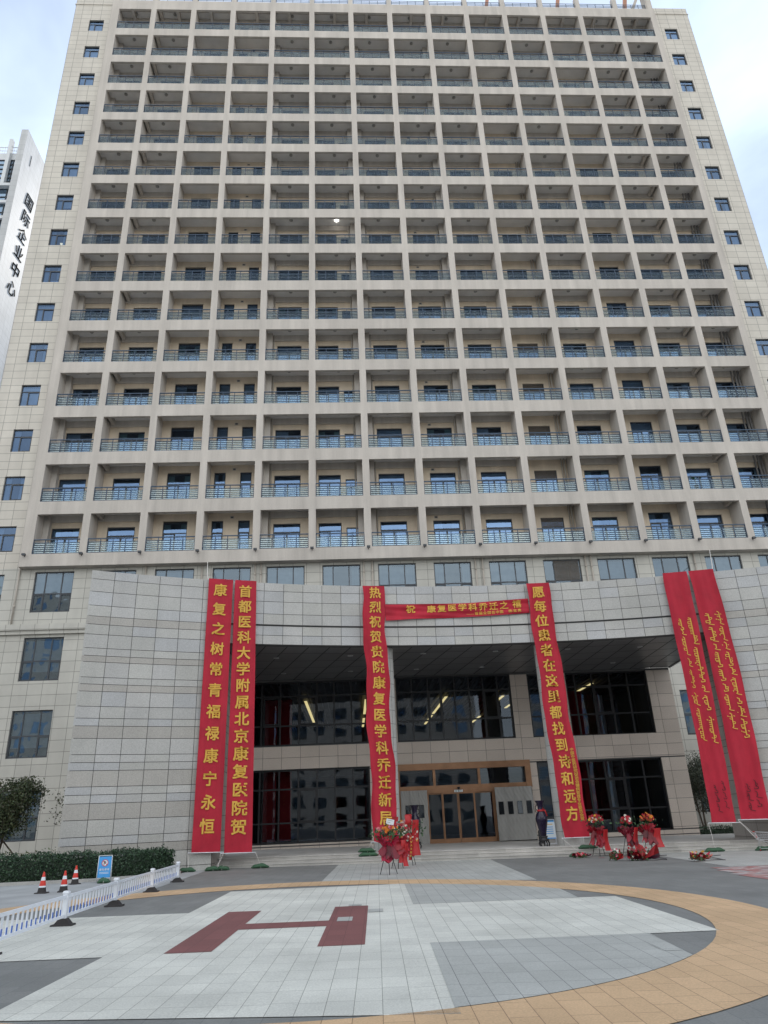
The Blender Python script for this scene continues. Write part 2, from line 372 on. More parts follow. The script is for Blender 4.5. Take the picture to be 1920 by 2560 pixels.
gsheet('paving_insert','p_light',sheared([[(-.31,14.9),(-.03,14.9),(-.03,15.48),(-.31,15.48)],[(-.18,17.31),(.1,17.31),(.1,17.6),(-.18,17.6)],[(.25,16.1),(.55,16.1),(.55,16.6),(.25,16.6)],[(4.16,10.6),(4.42,10.6),(4.42,11.15),(4.16,11.15)]]),.016)
# pink and white mosaic patch on the right
rnd=random.Random(4); mb=MB('petal')
for i in range(34):
    for j in range(24):
        x=10.4+i*.28; y=19.4+j*.2
        if y>24.2 or x+(.22*(24-y))<10.9: continue
        c=rnd.choice([(.42,.20,.18),(.42,.24,.22),(.50,.44,.42),(.36,.17,.16),(.30,.28,.28)])
        mb.face([(x,y,G(x)+.008),(x+.27,y,G(x+.27)+.008),(x+.27,y+.19,G(x+.27)+.008),(x,y+.19,G(x)+.008)],0,c)
put('paving_mosaic', mb, kind='structure')
# entrance platform and steps
mb=MB('step'); 
for k,(y,z) in enumerate(((32.8,.12),(33.1,.24),(33.4,.36))):
    x=-5.72; 
    while x<17.75:
        x1=min(x+1.22,17.78); t=rnd.uniform(.86,1.1); ye={0:33.1,1:33.4,2:36.5}[k]; zb=G(x)-.2 if k==0 else G(x)+z-.125
        g0,g1=G(x),G(x1)
        # tread with a small overhanging nosing, riser a little behind it
        mb.hexa([(x+.004,y,g0+z-.03),(x1-.004,y,g1+z-.03),(x1-.004,ye,g1+z-.03),(x+.004,ye,g0+z-.03),(x+.004,y,g0+z),(x1-.004,y,g1+z),(x1-.004,ye,g1+z),(x+.004,ye,g0+z)],0,(t,)*3)
        mb.face([(x,y+.03,zb-.1),(x1,y+.03,zb-.1),(x1,y+.03,g1+z-.03),(x,y+.03,g0+z-.03)],0,(t*.95,)*3)
        x=x1
mb.face([(-10,36.5,G(-10)+.36),(24,36.5,G(24)+.36),(24,42.1,G(24)+.36),(-10,42.1,G(-10)+.36)])
put('entrance_steps', mb, kind='structure')
# planting bed and kerb by the hedge
fr=[(-40,25.4),(-11.8,27.35),(-9.0,27.9),(-7.5,28.9),(-6.5,30.6)]
mb=MB('soil'); 
for a,b in zip(fr[:-1],fr[1:]): mb.face([(a[0],a[1],G(a[0])+.05),(b[0],b[1],G(b[0])+.05),(b[0],46.5,G(b[0])+.05),(a[0],46.5,G(a[0])+.05)])
put('planting_bed', mb, kind='structure')
mb=MB('p_kerb')
for a,b in zip(fr[:-1],fr[1:]):
    mb.hexa([(a[0],a[1]-.14,G(a[0])-.05),(b[0],b[1]-.14,G(b[0])-.05),(b[0],b[1],G(b[0])-.05),(a[0],a[1],G(a[0])-.05),(a[0],a[1]-.14,G(a[0])+.10),(b[0],b[1]-.14,G(b[0])+.10),(b[0],b[1],G(b[0])+.10),(a[0],a[1],G(a[0])+.10)])
put('kerb', mb, kind='structure')

# ================================================================= TOWER
YF=46.72; S=3.875; HO=2.914; Z0=76.277; YB=48.3; YP=47.3
XL=[-21.31,-17.68,-13.78,-9.91,-5.99,-2.12,1.77,5.67,9.55,13.46,17.36,21.31,25.21,29.15]
XR=[XL[i+1]-.5 for i in range(13)]+[32.3]
GL,GR=-22.05,32.88; NR=15
ZB=18.23; ZT=Z0+1.35
tower=thing('hospital_tower','tall beige hospital tower with fifteen storeys of recessed railed balconies','building',(5.4,47.3,0))
zt=lambda r:Z0-r*S
# front grid : beams and fins
mb=MB('render')
FB=YF+.22
holes=[(XL[c],XR[c],zt(r)-HO,zt(r)) for r in range(NR) for c in range(14)]
wall(mb,GL,GR,ZB,ZT,YF,holes,.22)
for c in range(15):                                   # fins between balconies
    a = GL if c==0 else XR[c-1]; b = GR if c==14 else XL[c]
    x0,x1=(a,b)
    if c==0: x0=b-.02-.0; x0=GL
    for r in range(NR):
        z0=zt(r)-HO-.3; z1=zt(r)+.5
        if 0<c<14: mb.box(x0,x1,FB,YB,z0,z1,0,skip=(0,1,2,4))
mb.box(GL,GL+.02,YF,YB+.1,ZB,ZT,0,skip=(2,)); mb.box(GR-.02,GR,YF,YB+.1,ZB,ZT,0,skip=(2,))
for r in range(NR):
    mb.face([(XL[0],FB,zt(r)-HO-.3),(XL[0],FB,zt(r)+.5),(XL[0],YB,zt(r)+.5),(XL[0],YB,zt(r)-HO-.3)]); mb.face([(XR[13],FB,zt(r)-HO-.3),(XR[13],YB,zt(r)-HO-.3),(XR[13],YB,zt(r)+.5),(XR[13],FB,zt(r)+.5)])
    for c in range(14):                               # back face of beam above the opening
        mb.face([(XL[c],FB,zt(r)),(XL[c],FB,zt(r)+.5),(XR[c],FB,zt(r)+.5),(XR[c],FB,zt(r))])
mb.face([(GL,YF,ZB),(GL,YB,ZB),(GR,YB,ZB),(GR,YF,ZB)]); mb.face([(GL,YF,ZT),(GR,YF,ZT),(GR,YF+.5,ZT),(GL,YF+.5,ZT)])
mb.box(GL,GR,YF+.48,YF+.5,ZT-1,ZT,0)
wput('facade_grid', mb, tower)
# cross beams under the ceilings
mb=MB('render')
for r in range(NR):
    for c,x in ((1,XL[1]+.28),(12,XR[12]-.28)): mb.box(x-.12,x+.12,FB,YB-.02,zt(r)+.1,zt(r)+.48)
    for c in range(14):
        if c in (2,3,11,9) or r==0: continue
        mb.box(XL[c]+.001,XR[c]-.001,48.16,YB-.001,zt(r)-.03,zt(r)+.48)
    if r==0:
        for c in range(14): x=(XL[c]+XR[c])/2+(.3 if c%2 else -.35); mb.box(x-.14,x+.14,FB,YB-.02,zt(r)+.02,zt(r)+.48)
        for c in range(14): mb.box(XL[c]+.001,XR[c]-.001,47.9,YB-.001,zt(r)+.14,zt(r)+.48)
wput('ceiling_beam', mb, tower)
for r in range(NR):
    mb=MB(['ceil','render'])
    for c in range(14):
        a,b=XL[c],XR[c]; z=zt(r)+.482; zf=zt(r)-2.75
        mb.face([(a,FB,z),(a,YB,z),(b,YB,z),(b,FB,z)],0); mb.face([(a,FB,zf),(b,FB,zf),(b,YB,zf),(a,YB,zf)],1)
        mb.face([(a,FB,zf),(a,FB,zf-.16),(b,FB,zf-.16),(b,FB,zf)],1)
    wput('balcony_slab', mb, tower)
# back wall with door openings
DT={}   # column -> list of (x0,x1,topRel,type)
A=lambda x:('A',x,1.95,-.43); 
for c,x in ((0,-20.88),(1,-17.0),(4,-5.25),(6,2.49),(7,6.36),(8,10.22),(10,18.12),(12,26.05),(13,30.1)): DT[c]=[A(x)]
DT[2]=[('B',-13.11,1.73,-.06)]; DT[11]=[('B',22.43,1.73,-.15)]; DT[3]=[('C',-9.67,.84,-.1),('C',-7.77,.84,-.1)]
DT[5]=[('B',-1.98,1.66,-.45),('C',.03,.9,-.84)]; DT[9]=[('L',14.3,1.72,-.40)]
mb=MB('render_in')
hs=[(x,x+w,zt(r)-2.75,zt(r)+tp) for r in range(NR) for c in DT for (_,x,w,tp) in DT[c]]
wall(mb,GL,GR,ZB+.2,ZT-.6,YB,hs,.16)
wput('back_wall', mb, tower)
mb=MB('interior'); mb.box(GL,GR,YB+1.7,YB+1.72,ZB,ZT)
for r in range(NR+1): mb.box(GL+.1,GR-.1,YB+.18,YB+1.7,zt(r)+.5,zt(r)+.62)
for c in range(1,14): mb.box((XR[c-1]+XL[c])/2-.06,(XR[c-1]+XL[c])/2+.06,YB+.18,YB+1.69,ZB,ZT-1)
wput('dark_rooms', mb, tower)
# pilasters and downpipes in balcony corners
mb=MB('render'); 
pil=[(0,'l'),(4,'l'),(5,'r'),(6,'l'),(7,'r')]
for c,s in pil:
    mb=MB('render')
    x0=XL[c]+.001 if s=='l' else XR[c]-.40; 
    for r in range(NR): mb.box(x0,x0+.4,YB-.42,YB-.003,zt(r)-2.75,zt(r)+(.478))
    wput('pilaster', mb, tower)
def pipe(x,y,z0,z1,r,key='pipe'):
    m=MB(key); m.tube([(x,y,z0),(x,y,z1)],r,8)
    z=z0+1.2
    while z<z1: m.tube([(x,y,z),(x,y,z+.10)],r*1.35,8); z+=S
    return m
for x,k,rr in ((XL[4]+.5,'pipe',.055),(XR[5]-.5,'pipe',.055),(XL[6]+.5,'pipe',.055),(XR[7]-.52,'pipe',.055),(XR[9]-.22,'pipe',.07),(XR[9]-.42,'pipe',.05),(XL[8]+.12,'pipe',.055),
               (XR[13]-.45,'pipedark',.10),(XR[13]-.75,'pipedark',.07),(XR[13]-.2,'pipedark',.10)):
    wput('downpipe', pipe(x,YB-.14,ZB+.4,Z0+.4,rr,k), tower)
# shared window / door meshes, origin at bottom-left corner of the opening
def win_mesh(w,h,vm,hm,bars,fk='frame',ft=.06,pk='pane',dep=.07):
    """vm mullion positions, hm transom heights, bars extra sash rects"""
    f=MB(fk)
    f.box(0,ft,0,dep,0,h); f.box(w-ft,w,0,dep,0,h); f.box(ft,w-ft,0,dep,h-ft,h); f.box(ft,w-ft,0,dep,0,ft)
    for z in hm: f.box(ft,w-ft,.002,dep-.004,z-ft/2,z+ft/2)
    for (x,z0,z1) in vm: f.box(x-ft/2,x+ft/2,.006,dep-.008,z0,z1)
    for (x0,x1,z0,z1) in bars:
        g=ft*.8
        for q in ((x0,x0+g,z0,z1),(x1-g,x1,z0,z1),(x0+g,x1-g,z0,z0+g),(x0+g,x1-g,z1-g,z1)): f.box(q[0],q[1],-.018,.05,q[2],q[3])
    p=MB(pk); p.face([(ft,.035,ft),(w-ft,.035,ft),(w-ft,.035,h-ft),(ft,.035,h-ft)])
    return f.mesh('window_frame'), p.mesh('window_pane')
def curtain_mesh(spans,h,key='curtain',z0=.05):
    m=MB(key)
    for a,b in spans:
        n=max(6,int((b-a)/.07))
        m.grid(lambda u,v:(a+(b-a)*u, .14+.035*math.sin(u*(b-a)*42+math.sin(v*3)), z0+(h-z0-.05)*v), n, 2)
    return m.mesh('curtain')
DM={}
DM['A']=win_mesh(1.95,2.32,[(.975,.06,1.68)],[1.68],[(.06,.97,.06,1.65),(.98,1.89,.06,1.65)])
DM['B']=win_mesh(1.73,2.6,[(.86,.06,1.75)],[1.78],[(.06,.85,.06,1.75)])
DM['Bs']=win_mesh(1.66,2.3,[(.83,.06,1.7)],[1.7],[(.06,.82,.06,1.67)])
DM['C']=win_mesh(.84,2.65,[],[1.75],[(.06,.78,.9,1.72)])
DM['Cs']=win_mesh(.9,1.91,[],[1.3],[(.06,.84,.06,1.27)])
DM['L']=win_mesh(1.72,2.35,[(.86,.06,1.6)],[1.62],[(.06,.85,.06,1.6)])
CU={}
for k,w,h in (('A',1.95,2.3),('B',1.73,2.55),('Bs',1.66,2.25),('C',.84,2.6),('Cs',.9,1.85),('L',1.72,1.6)):
    CU[k]=[curtain_mesh([(.07,w-.07)],h),curtain_mesh([(.07,w*.34),(w*.7,w-.07)],h),curtain_mesh([(.07,w*.5)],h),curtain_mesh([(.07,w*.3),(w*.72,w-.07)],h,'curtain_g'),curtain_mesh([(.07,w-.07)],h*.63)]
lv=MB('louver')
for k in range(8): lv.box(.07,1.65,-.01,.04,1.68+k*.085,1.72+k*.085)
lv.box(.06,1.66,.05,.06,1.62,2.32); lvm=lv.mesh('louver')
rnd=random.Random(11)
def kind_of(t,tp):
    if t=='B' and tp<-.4: return 'Bs'
    if t=='C' and tp<-.5: return 'Cs'
    return t
P0=tower.location
stuff={'frame':MB('frame'),'pane':MB('pane'),'curtain':MB('curtain')}
def addmesh(mbt, me, loc):
    vs=[(v.co.x+loc[0],v.co.y+loc[1],v.co.z+loc[2]) for v in me.vertices]; mbt.idx(vs,[tuple(p.vertices) for p in me.polygons],0,(1,1,1),False)
cnt=0
for r in range(NR-1,-1,-1):
    for c in range(14):
        for (t,x,w,tp) in DT[c]:
            k=kind_of(t,tp); loc=(x,YB+.09,zt(r)-2.75)
            cu=rnd.choice(CU[k]) if k!='C' else rnd.choice(CU[k][:2])
            if r==NR-1 and c==10 or r==NR-2 and c==10: cu=CU[k][3]
            if cnt<98:
                d=put('balcony_door', DM[k][0], tower, tuple(loc[i]-P0[i] for i in range(3)))
                put('pane', DM[k][1], d); put('curtain', cu, d)
                if t=='L': put('louver', lvm, d)
                cnt+=1
            else:
                addmesh(stuff['frame'],DM[k][0],loc); addmesh(stuff['pane'],DM[k][1],loc); addmesh(stuff['curtain'],cu,loc)
                if t=='L': addmesh(stuff['frame'],lvm,loc)
d=wput('upper_balcony_doors', stuff['frame'], tower, 'stuff')
put('pane', stuff['pane'], d); put('curtain', stuff['curtain'], d)
# railings : origin at bottom-left of opening
RW=3.4
def rail_mesh(w):
    f=MB('rail'); f.box(0,w,-.035,.035,1.02,1.085)
    for z in (.06,.21,.36,.51,.66,.81): f.box(.02,w-.02,-.016,.016,z-.02,z+.022)
    for k in range(5):
        x=.02+(w-.04)*k/4; f.box(x-.022,x+.022,-.024,.024,-.02,1.03)
        for z in (.16,.72): f.box(x-.035,x+.035,-.045,-.02,z,z+.07)
    g=MB('railglass')
    for k in range(4):
        a=.02+(w-.04)*k/4+.04; b=.02+(w-.04)*(k+1)/4-.04; g.face([(a,.04,.05),(b,.04,.05),(b,.04,.86),(a,.04,.86)])
    return f.mesh('balcony_railing'), g.mesh('glass_panel')
RM={}
sr=MB('rail'); sg=MB('railglass')
for r in range(NR):
    for c in range(14):
        w=round(XR[c]-XL[c],2)
        if w not in RM: RM[w]=rail_mesh(w)
        loc=(XL[c],YF+.09,zt(r)-HO)
        if r>=NR-7:
            o=put('balcony_railing', RM[w][0], tower, tuple(loc[i]-P0[i] for i in range(3))); put('glass_panel', RM[w][1], o)
        else: addmesh(sr,RM[w][0],loc); addmesh(sg,RM[w][1],loc)
o=wput('upper_balcony_railings', sr, tower, 'stuff'); put('glass_panel', sg, o)
# ceiling lamps, small extract grilles
lm=MB('lamp'); lm.lathe([(.001,-.13),(.10,-.12),(.15,-.07),(.16,0)],n=12); lme=lm.mesh('ceiling_lamp')
lm=MB('lamp_on'); lm.lathe([(.001,-.13),(.10,-.12),(.15,-.07),(.16,0)],n=12); lmo=lm.mesh('ceiling_lamp')
sl=MB('lamp'); 
for r in range(NR):
    for c in range(14):
        if c in (2,3,11,9): continue
        loc=((XL[c]+XR[c])/2+rnd.uniform(-.15,.15), 47.5, zt(r)+.48)
        if 1<=r<=10: 
            on=(r==7 and c==5)
            o=put('ceiling_lamp', lmo if on else lme, tower, tuple(loc[i]-P0[i] for i in range(3)))
            if on: o['label']='lit white ceiling lamp on a middle balcony'
        else: addmesh(sl,lme,loc)
wput('hidden_ceiling_lamps', sl, tower, 'stuff')
gm=MB(['render','joint']); gm.box(0,.28,-.03,0,0,.2); gm.box(.05,.23,-.036,-.031,.04,.16,1); gme=gm.mesh('wall_vent')
for r in range(1,NR):
    for c,x in ((3,-8.35),(7,6.45)): put('wall_vent', gme, tower, (x-P0[0],YB-P0[1],zt(r)-.22-.06*(c==7)-P0[2]+.25*(c==3)))
# side piers and the lower wall
WT=lambda x0,x1,zr:(x0,x1,zr)
pw=[];LW=(-24.28,-22.86); RWn=(33.8,35.16)
for r in range(NR+1):
    b=-.92 if r<NR else -.75
    pw.append((LW[0],LW[1],zt(r)-2.5+.0,zt(r)-.88+ (.02*r)))
mb=MB('pier')
holesL=[(a,b,c,d) for a,b,c,d in pw if c>18.5]
wall(mb,-25.85,GL,18.3,Z0+2.4,YP,holesL,.2)
holesR=[(RWn[0],RWn[1],zt(r)-2.48,zt(r)-.84) for r in range(NR)]
wall(mb,GR,36.72,18.3,Z0+2.4,YP,holesR,.2)
mb.box(-25.85,-25.83,YP,66,0,Z0+2.4,0); mb.box(36.70,36.72,YP,66,0,Z0+2.4,0)
mb.box(-25.85,GL,YP+.3,YP+.32,Z0+1.4,Z0+2.4); mb.face([(-25.85,YP,Z0+2.4),(GL,YP,Z0+2.4),(GL,YP+.3,Z0+2.4),(-25.85,YP+.3,Z0+2.4)]); mb.face([(GR,YP,Z0+2.4),(36.72,YP,Z0+2.4),(36.72,YP+.3,Z0+2.4),(GR,YP+.3,Z0+2.4)])
mb.face([(-25.85,66,0),(-25.85,66,Z0+1.4),(36.72,66,Z0+1.4),(36.72,66,0)])
mb.face([(-25.85,YP,Z0+1.3),(36.72,YP,Z0+1.3),(36.72,66,Z0+1.3),(-25.85,66,Z0+1.3)])
wput('tiled_side_pier', mb, tower)
mb=MB('pier')
for a,b in ((-25.93,GL),(GR,36.80)): mb.box(a,b,YP-.06,YP+.1,Z0+1.42,Z0+1.52)
wput('coping_band', mb, tower)
mb=MB('podium')
lowW=[(-9.2,-6.6),(-5.54,-2.92),(-1.7,.92),(2.15,4.79),(6.04,8.66),(9.93,12.55),(13.77,16.42),(17.64,20.35),(21.59,24.24),(25.42,28.07),(29.33,31.95),(-13.1,-10.45),(-17.0,-14.35),(-21.1,-18.5)]
lw=[(a,b,15.2,18.02) for a,b in lowW]
left=[(-21.15,-18.6,10.69,13.51),(-21.17,-18.66,6.0,8.86),(-21.17,-18.68,1.33,4.15)]
right=[(21.7,24.3,5.9,8.75),(21.7,24.3,1.3,4.1),(21.7,24.3,10.6,13.4)]
far=[(-26.0,-23.4,15.2,18.02)]
hall=[(-8.0,18.6,-.5,9.35)]
wall(mb,-34,GL,-.6,18.3,YP,[(-25.4,-23.1,15.3,17.9)]+[(-29.5,-27,10.69,13.51),(-29.5,-27,6,8.86)],.22)
wall(mb,GL,GR,-.6,ZB,YP,lw+left+right+hall,.22)
wall(mb,GR,60,-.6,18.3,YP,[(33.3,35.9,15.2,18.0)],.22)
mb.face([(-34,YP,18.3),(-25.85,YP,18.3),(-25.85,60,18.3),(-34,60,18.3)]); mb.face([(36.72,YP,18.3),(60,YP,18.3),(60,60,18.3),(36.72,60,18.3)])
wput('lower_wall', mb, tower)
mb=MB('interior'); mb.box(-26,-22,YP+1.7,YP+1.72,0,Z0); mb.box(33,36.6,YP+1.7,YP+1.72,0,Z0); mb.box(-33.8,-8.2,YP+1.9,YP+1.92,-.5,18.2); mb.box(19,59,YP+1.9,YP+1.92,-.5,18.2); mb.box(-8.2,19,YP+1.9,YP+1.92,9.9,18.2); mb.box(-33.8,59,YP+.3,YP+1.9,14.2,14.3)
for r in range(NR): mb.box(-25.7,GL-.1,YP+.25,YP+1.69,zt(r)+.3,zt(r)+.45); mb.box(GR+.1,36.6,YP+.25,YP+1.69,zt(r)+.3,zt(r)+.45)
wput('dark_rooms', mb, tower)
mb=MB('podium'); mb.box(-34,-8.5,YP-.30,YP,13.95,14.35); mb.box(-34,-8.5,YP-.18,YP,13.70,13.948)
wput('cornice', mb, tower)
# windows of piers and lower wall
def window_set(w,h,style):
    if style=='p': fm=win_mesh(w,h,[(w*.38,.06,h*.68)],[h*.69],[(w*.39,w-.06,.06,h*.67)],ft=.055,pk='pierpane')
    else: fm=win_mesh(w,h,[(w*.28,.06,h-.06),(w*.70,.06,h-.06)],[h*.46],[(.06,w*.27,.06,h*.44),(w*.71,w-.06,.06,h*.44)],ft=.07)
    return fm
pm=window_set(1.42,1.6,'p'); 
cm=[curtain_mesh([(.07,.5)],1.55),curtain_mesh([(.07,.4),(1.05,1.35)],1.55),curtain_mesh([(.07,1.35)],1.5)]
op=MB(['frame','pane']); op.box(0,.82,-.02,.02,0,.05); op.box(0,.82,-.02,.02,.98,1.03); op.box(0,.05,-.02,.02,.05,.98); op.box(.77,.82,-.02,.02,.05,.98); op.face([(.05,0,.05),(.77,0,.05),(.77,0,.98),(.05,0,.98)],1); opm=op.mesh('open_sash')
wr=MB('warm'); wr.face([(.75,.5,.35),(1.3,.5,.35),(1.3,.5,.75),(.65,.5,.75)]); wrm=wr.mesh('glowing_ceiling')  # room light on the ceiling put into an emissive sheet
k=0
for (a,b,c,d) in holesL+holesR:
    o=put('window', None, tower) if False else put('window', pm[0], tower, (a-P0[0],YP+.12-P0[1],c-P0[2]))
    o.scale=((b-a)/1.42,1,(d-c)/1.6)
    put('pane', pm[1], o); put('curtain', rnd.choice(cm), o)
    row=round((Z0-2.5-c)/S)
    if a<0 and row in (6,8):
        q=put('open_sash', opm, o, (.55,-.02,.05)); q.rotation_euler=(-.38,0,0)
    if a<0 and row==7: put('glowing_ceiling', wrm, o)
lm_=win_mesh(2.62,2.82,[(2.62*.28,.06,2.76),(2.62*.70,.06,2.76)],[2.82*.46],[(.06,.72,.06,1.24),(1.86,2.56,.06,1.24)],ft=.07,pk='lowpane'); lc=[curtain_mesh([(.1,.8),(2.0,2.5)],2.7),curtain_mesh([(.1,2.5)],2.7,z0=1.3),curtain_mesh([(.1,1.2)],2.7),curtain_mesh([(.1,2.52)],2.7,z0=.6)]
allw=lw+left+right+[(-29.5,-27,10.69,13.51),(-29.5,-27,6,8.86),(-25.4,-23.1,15.3,17.9),(33.3,35.9,15.2,18.0)]
for (a,b,c,d) in allw:
    o=put('window', lm_[0], tower, (a-P0[0],YP+.12-P0[1],c-P0[2])); o.scale=((b-a)/2.62,1,(d-c)/2.82)
    put('pane', lm_[1], o)
    if abs(a-13.77)<.1:
        q=MB('louver')
        for j in range(17): q.box(.75,2.5,-.02,.04,1.36+j*.083,1.40+j*.083)
        put('louver', q, o)
    elif abs(a-17.64)<.1: put('curtain', curtain_mesh([(.1,2.52)],2.7,'curtain',.1), o)
    else: put('curtain', rnd.choice(lc), o)
# downpipes on the lower wall and under-slab haunches
for x in (-22.1,-13.8+.1,-6.3,-5.9,1.15,1.75,8.95,9.45,16.75,17.15,24.6,-10.1+.2):
    wput('downpipe', pipe(x,YP-.1,14.36 if x<-8 else 12.3,ZB,.06), tower)
wput('downpipe', pipe(-22.1,YP-.1,14.4,ZB,.05), tower)
# floodlights along the slab
fl=MB(['spot','frame']); fl.box(-.11,.11,-.30,-.12,.02,.14); fl.bar((0,-.15,.05),(0,.05,-.02),.04,.04,1); fl.box(-.12,.12,-.315,-.301,.015,.145,1); flm=fl.mesh('floodlight')
for c in range(15):
    x=(GL+.35) if c==0 else (GR-.3 if c==14 else (XR[c-1]+XL[c])/2)
    put('floodlight', flm, tower, (x-P0[0],YF-P0[1],zt(14)-HO-.18-P0[2]))
# roof : posts, railing, struts
mb=MB('render'); RX=[(XR[c-1]+XL[c])/2 for c in range(1,14)]+[32.5]
for x in [GL+.3]+RX: mb.box(x-.22,x+.22,YF+.05,YF+.5,ZT,ZT+1.75)
wput('roof_post', mb, tower)
rf=MB('rail'); xx=[GL+.3]+RX
for a,b in zip(xx[:-1],xx[1:]):
    for z in (.15,.35,.55,.75,.98): rf.box(a+.22,b-.22,YF+.25,YF+.29,ZT+z,ZT+z+.035)
    for j in range(5): x=a+.3+(b-a-.6)*j/4; rf.box(x-.02,x+.02,YF+.25,YF+.29,ZT,ZT+1.0)
wput('roof_railing', rf, tower)
for x in (15.4,22.9,30.1):
    m_=MB('strut'); m_.bar((x,YF+.9,ZT-.2),(x+.6,YF+.9,ZT+3.2),.35,.3); wput('roof_strut', m_, tower)
m_=MB('render')
m_.bar((30.6,YF+.8,ZT-.2),(31.9,YF+.8,ZT+3.0),.5,.3); m_.box(32.2,32.85,YF+.1,YF+.8,ZT,ZT+3.2); wput('roof_fin', m_, tower)
# ================================================================= PORTAL
AR,AX,AY=44.5,7.0,34.0-44.5
def arcY(x,off=0): return AY+math.sqrt((AR+off)**2-(x-AX)**2)
def arcP(s,off=0): # s = arc length from the centre ; +off = further from the camera
    a=s/AR; return (AX+(AR+off)*math.sin(a), AY+(AR+off)*math.cos(a))
def arcS(x): return AR*math.asin((x-AX)/AR)
portal=thing('curved_entrance_portal','concave curved gateway wall of pale granite panels spanning the hospital entrance','gateway',(6,34,0))
ROWS=[12.19,11.80,11.24,10.63,10.16,9.81,9.38,8.80,8.48,8.22,7.59,7.31,7.02,6.42,5.95,5.65,5.17,4.55,4.25,3.95,3.35,3.05,2.74,2.15,1.55,1.25,.92,.35,-.3]
DARK={4,8,11,15,19,22,25}
rnd=random.Random(3)
def panels(mb, s0,s1,n,rows,off=0,dark=()):
    g=.011
    for j in range(len(rows)-1):
        for i in range(n):
            a=s0+(s1-s0)*i/n+g; b=s0+(s1-s0)*(i+1)/n-g; z1=rows[j]-g; z0=rows[j+1]+g
            v=rnd.uniform(.93,1.06); t=(v,v,v*rnd.uniform(.98,1.02))
            if j in dark: t=(v*.89,v*.86,v*.83)
            elif rnd.random()<.25: t=(v*.97,v*.99,v*1.04)
            A_=arcP(a,off);B_=arcP(b,off);A2=arcP(a,off+.03);B2=arcP(b,off+.03)
            mb.face([(A_[0],A_[1],z0),(B_[0],B_[1],z0),(B_[0],B_[1],z1),(A_[0],A_[1],z1)],0,t)
            mb.face([(A_[0],A_[1],z1),(B_[0],B_[1],z1),(B2[0],B2[1],z1),(A2[0],A2[1],z1)],0,t)
            mb.face([(A_[0],A_[1],z0),(A2[0],A2[1],z0),(B2[0],B2[1],z0),(B_[0],B_[1],z0)],0,t)
            mb.face([(A_[0],A_[1],z0),(A_[0],A_[1],z1),(A2[0],A2[1],z1),(A2[0],A2[1],z0)],0,t)
            mb.face([(B_[0],B_[1],z0),(B2[0],B2[1],z0),(B2[0],B2[1],z1),(B_[0],B_[1],z1)],0,t)
XA,XB=-5.66,17.80; XE0=-11.05; XE1=25.2; TH=1.2
sA,sB,sE0,sE1=arcS(XA),arcS(XB),arcS(XE0),arcS(XE1)
def backing(mb,s0,s1,z0,z1,n=24,th=TH,m=1):
    for i in range(n):
        a=s0+(s1-s0)*i/n; b=s0+(s1-s0)*(i+1)/n
        P=[arcP(a,.03),arcP(b,.03),arcP(b,th),arcP(a,th)]
        mb.hexa([(*p,z0) for p in P]+[(*p,z1) for p in P],m,skip=(3,5) if 0<i<n-1 else ())
def endpanels(mb,s,z0,z1,th,side,m=0,rows=None):
    e=.012*side
    rows=rows or ROWS
    k=2
    for j in range(len(rows)-1):
        a1=min(rows[j],z1)-.01; a0=max(rows[j+1],z0)+.01
        if a1<=a0: continue
        for i in range(k):
            o0=.03+(th-.03)*i/k+.01; o1=.03+(th-.03)*(i+1)/k-.01; v=rnd.uniform(.92,1.05)
            p=arcP(s+e,o0); q=arcP(s+e,o1)
            mb.face([(p[0],p[1],a0),(q[0],q[1],a0),(q[0],q[1],a1),(p[0],p[1],a1)],m,(v*.93,v*.90,v*.87))
def reveal(mb,x,side):
    y0=arcY(x)+.04; y1=y0+3.35; w=-side*1.6
    a,b=sorted((x-side*.03,x+w)); mb.box(a,b,y0+.25,y1,-.4,12.1,1)
    a,b=sorted((x-side*.03,x-side*.3)); mb.box(a,b,y0,y0+.25,-.4,12.1,1)
    for j in range(len(ROWS)-1):
        if ROWS[j]>9.4 and x<0 or ROWS[j]>12.3: continue
        for i in range(3):
            v=rnd.uniform(.90,1.04); p=y0+(y1-y0)*i/3+.01; q=y0+(y1-y0)*(i+1)/3-.01; u=(v*.80,v*.74,v*.70)  # brownish shade of the reveal is put into the panel tint
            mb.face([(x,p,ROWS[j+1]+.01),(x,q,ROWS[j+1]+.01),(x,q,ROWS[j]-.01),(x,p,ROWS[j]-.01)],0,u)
mb=MB(['granite','joint']); panels(mb,sE0,sA,6,ROWS,0,DARK); backing(mb,sE0+.16,sA-.02,-.4,12.15,8); reveal(mb,XA,1)
wput('left_wall_panel', mb, portal)
mb=MB(['granite','joint']); panels(mb,sB,sE1,8,ROWS,0,DARK); backing(mb,sB+.02,sE1-.02,-.4,12.15,10); reveal(mb,XB,-1)
wput('right_wall_panel', mb, portal)
mb=MB(['granite','joint']); LRt=[12.19,11.79,11.28,10.69,10.19]; LRb=[10.14,9.70,9.28]
panels(mb,sA,sB,26,LRt); panels(mb,sA,sB,26,LRb,.06); backing(mb,sA,sB,10.17,12.15,26,.5)
for i in range(26):
    a_=sA+(sB-sA)*i/26; b_=sA+(sB-sA)*(i+1)/26; PP=[arcP(a_,.095),arcP(b_,.095),arcP(b_,.5),arcP(a_,.5)]
    mb.hexa([(*p,9.28) for p in PP]+[(*p,10.17) for p in PP],1)
wput('lintel', mb, portal)
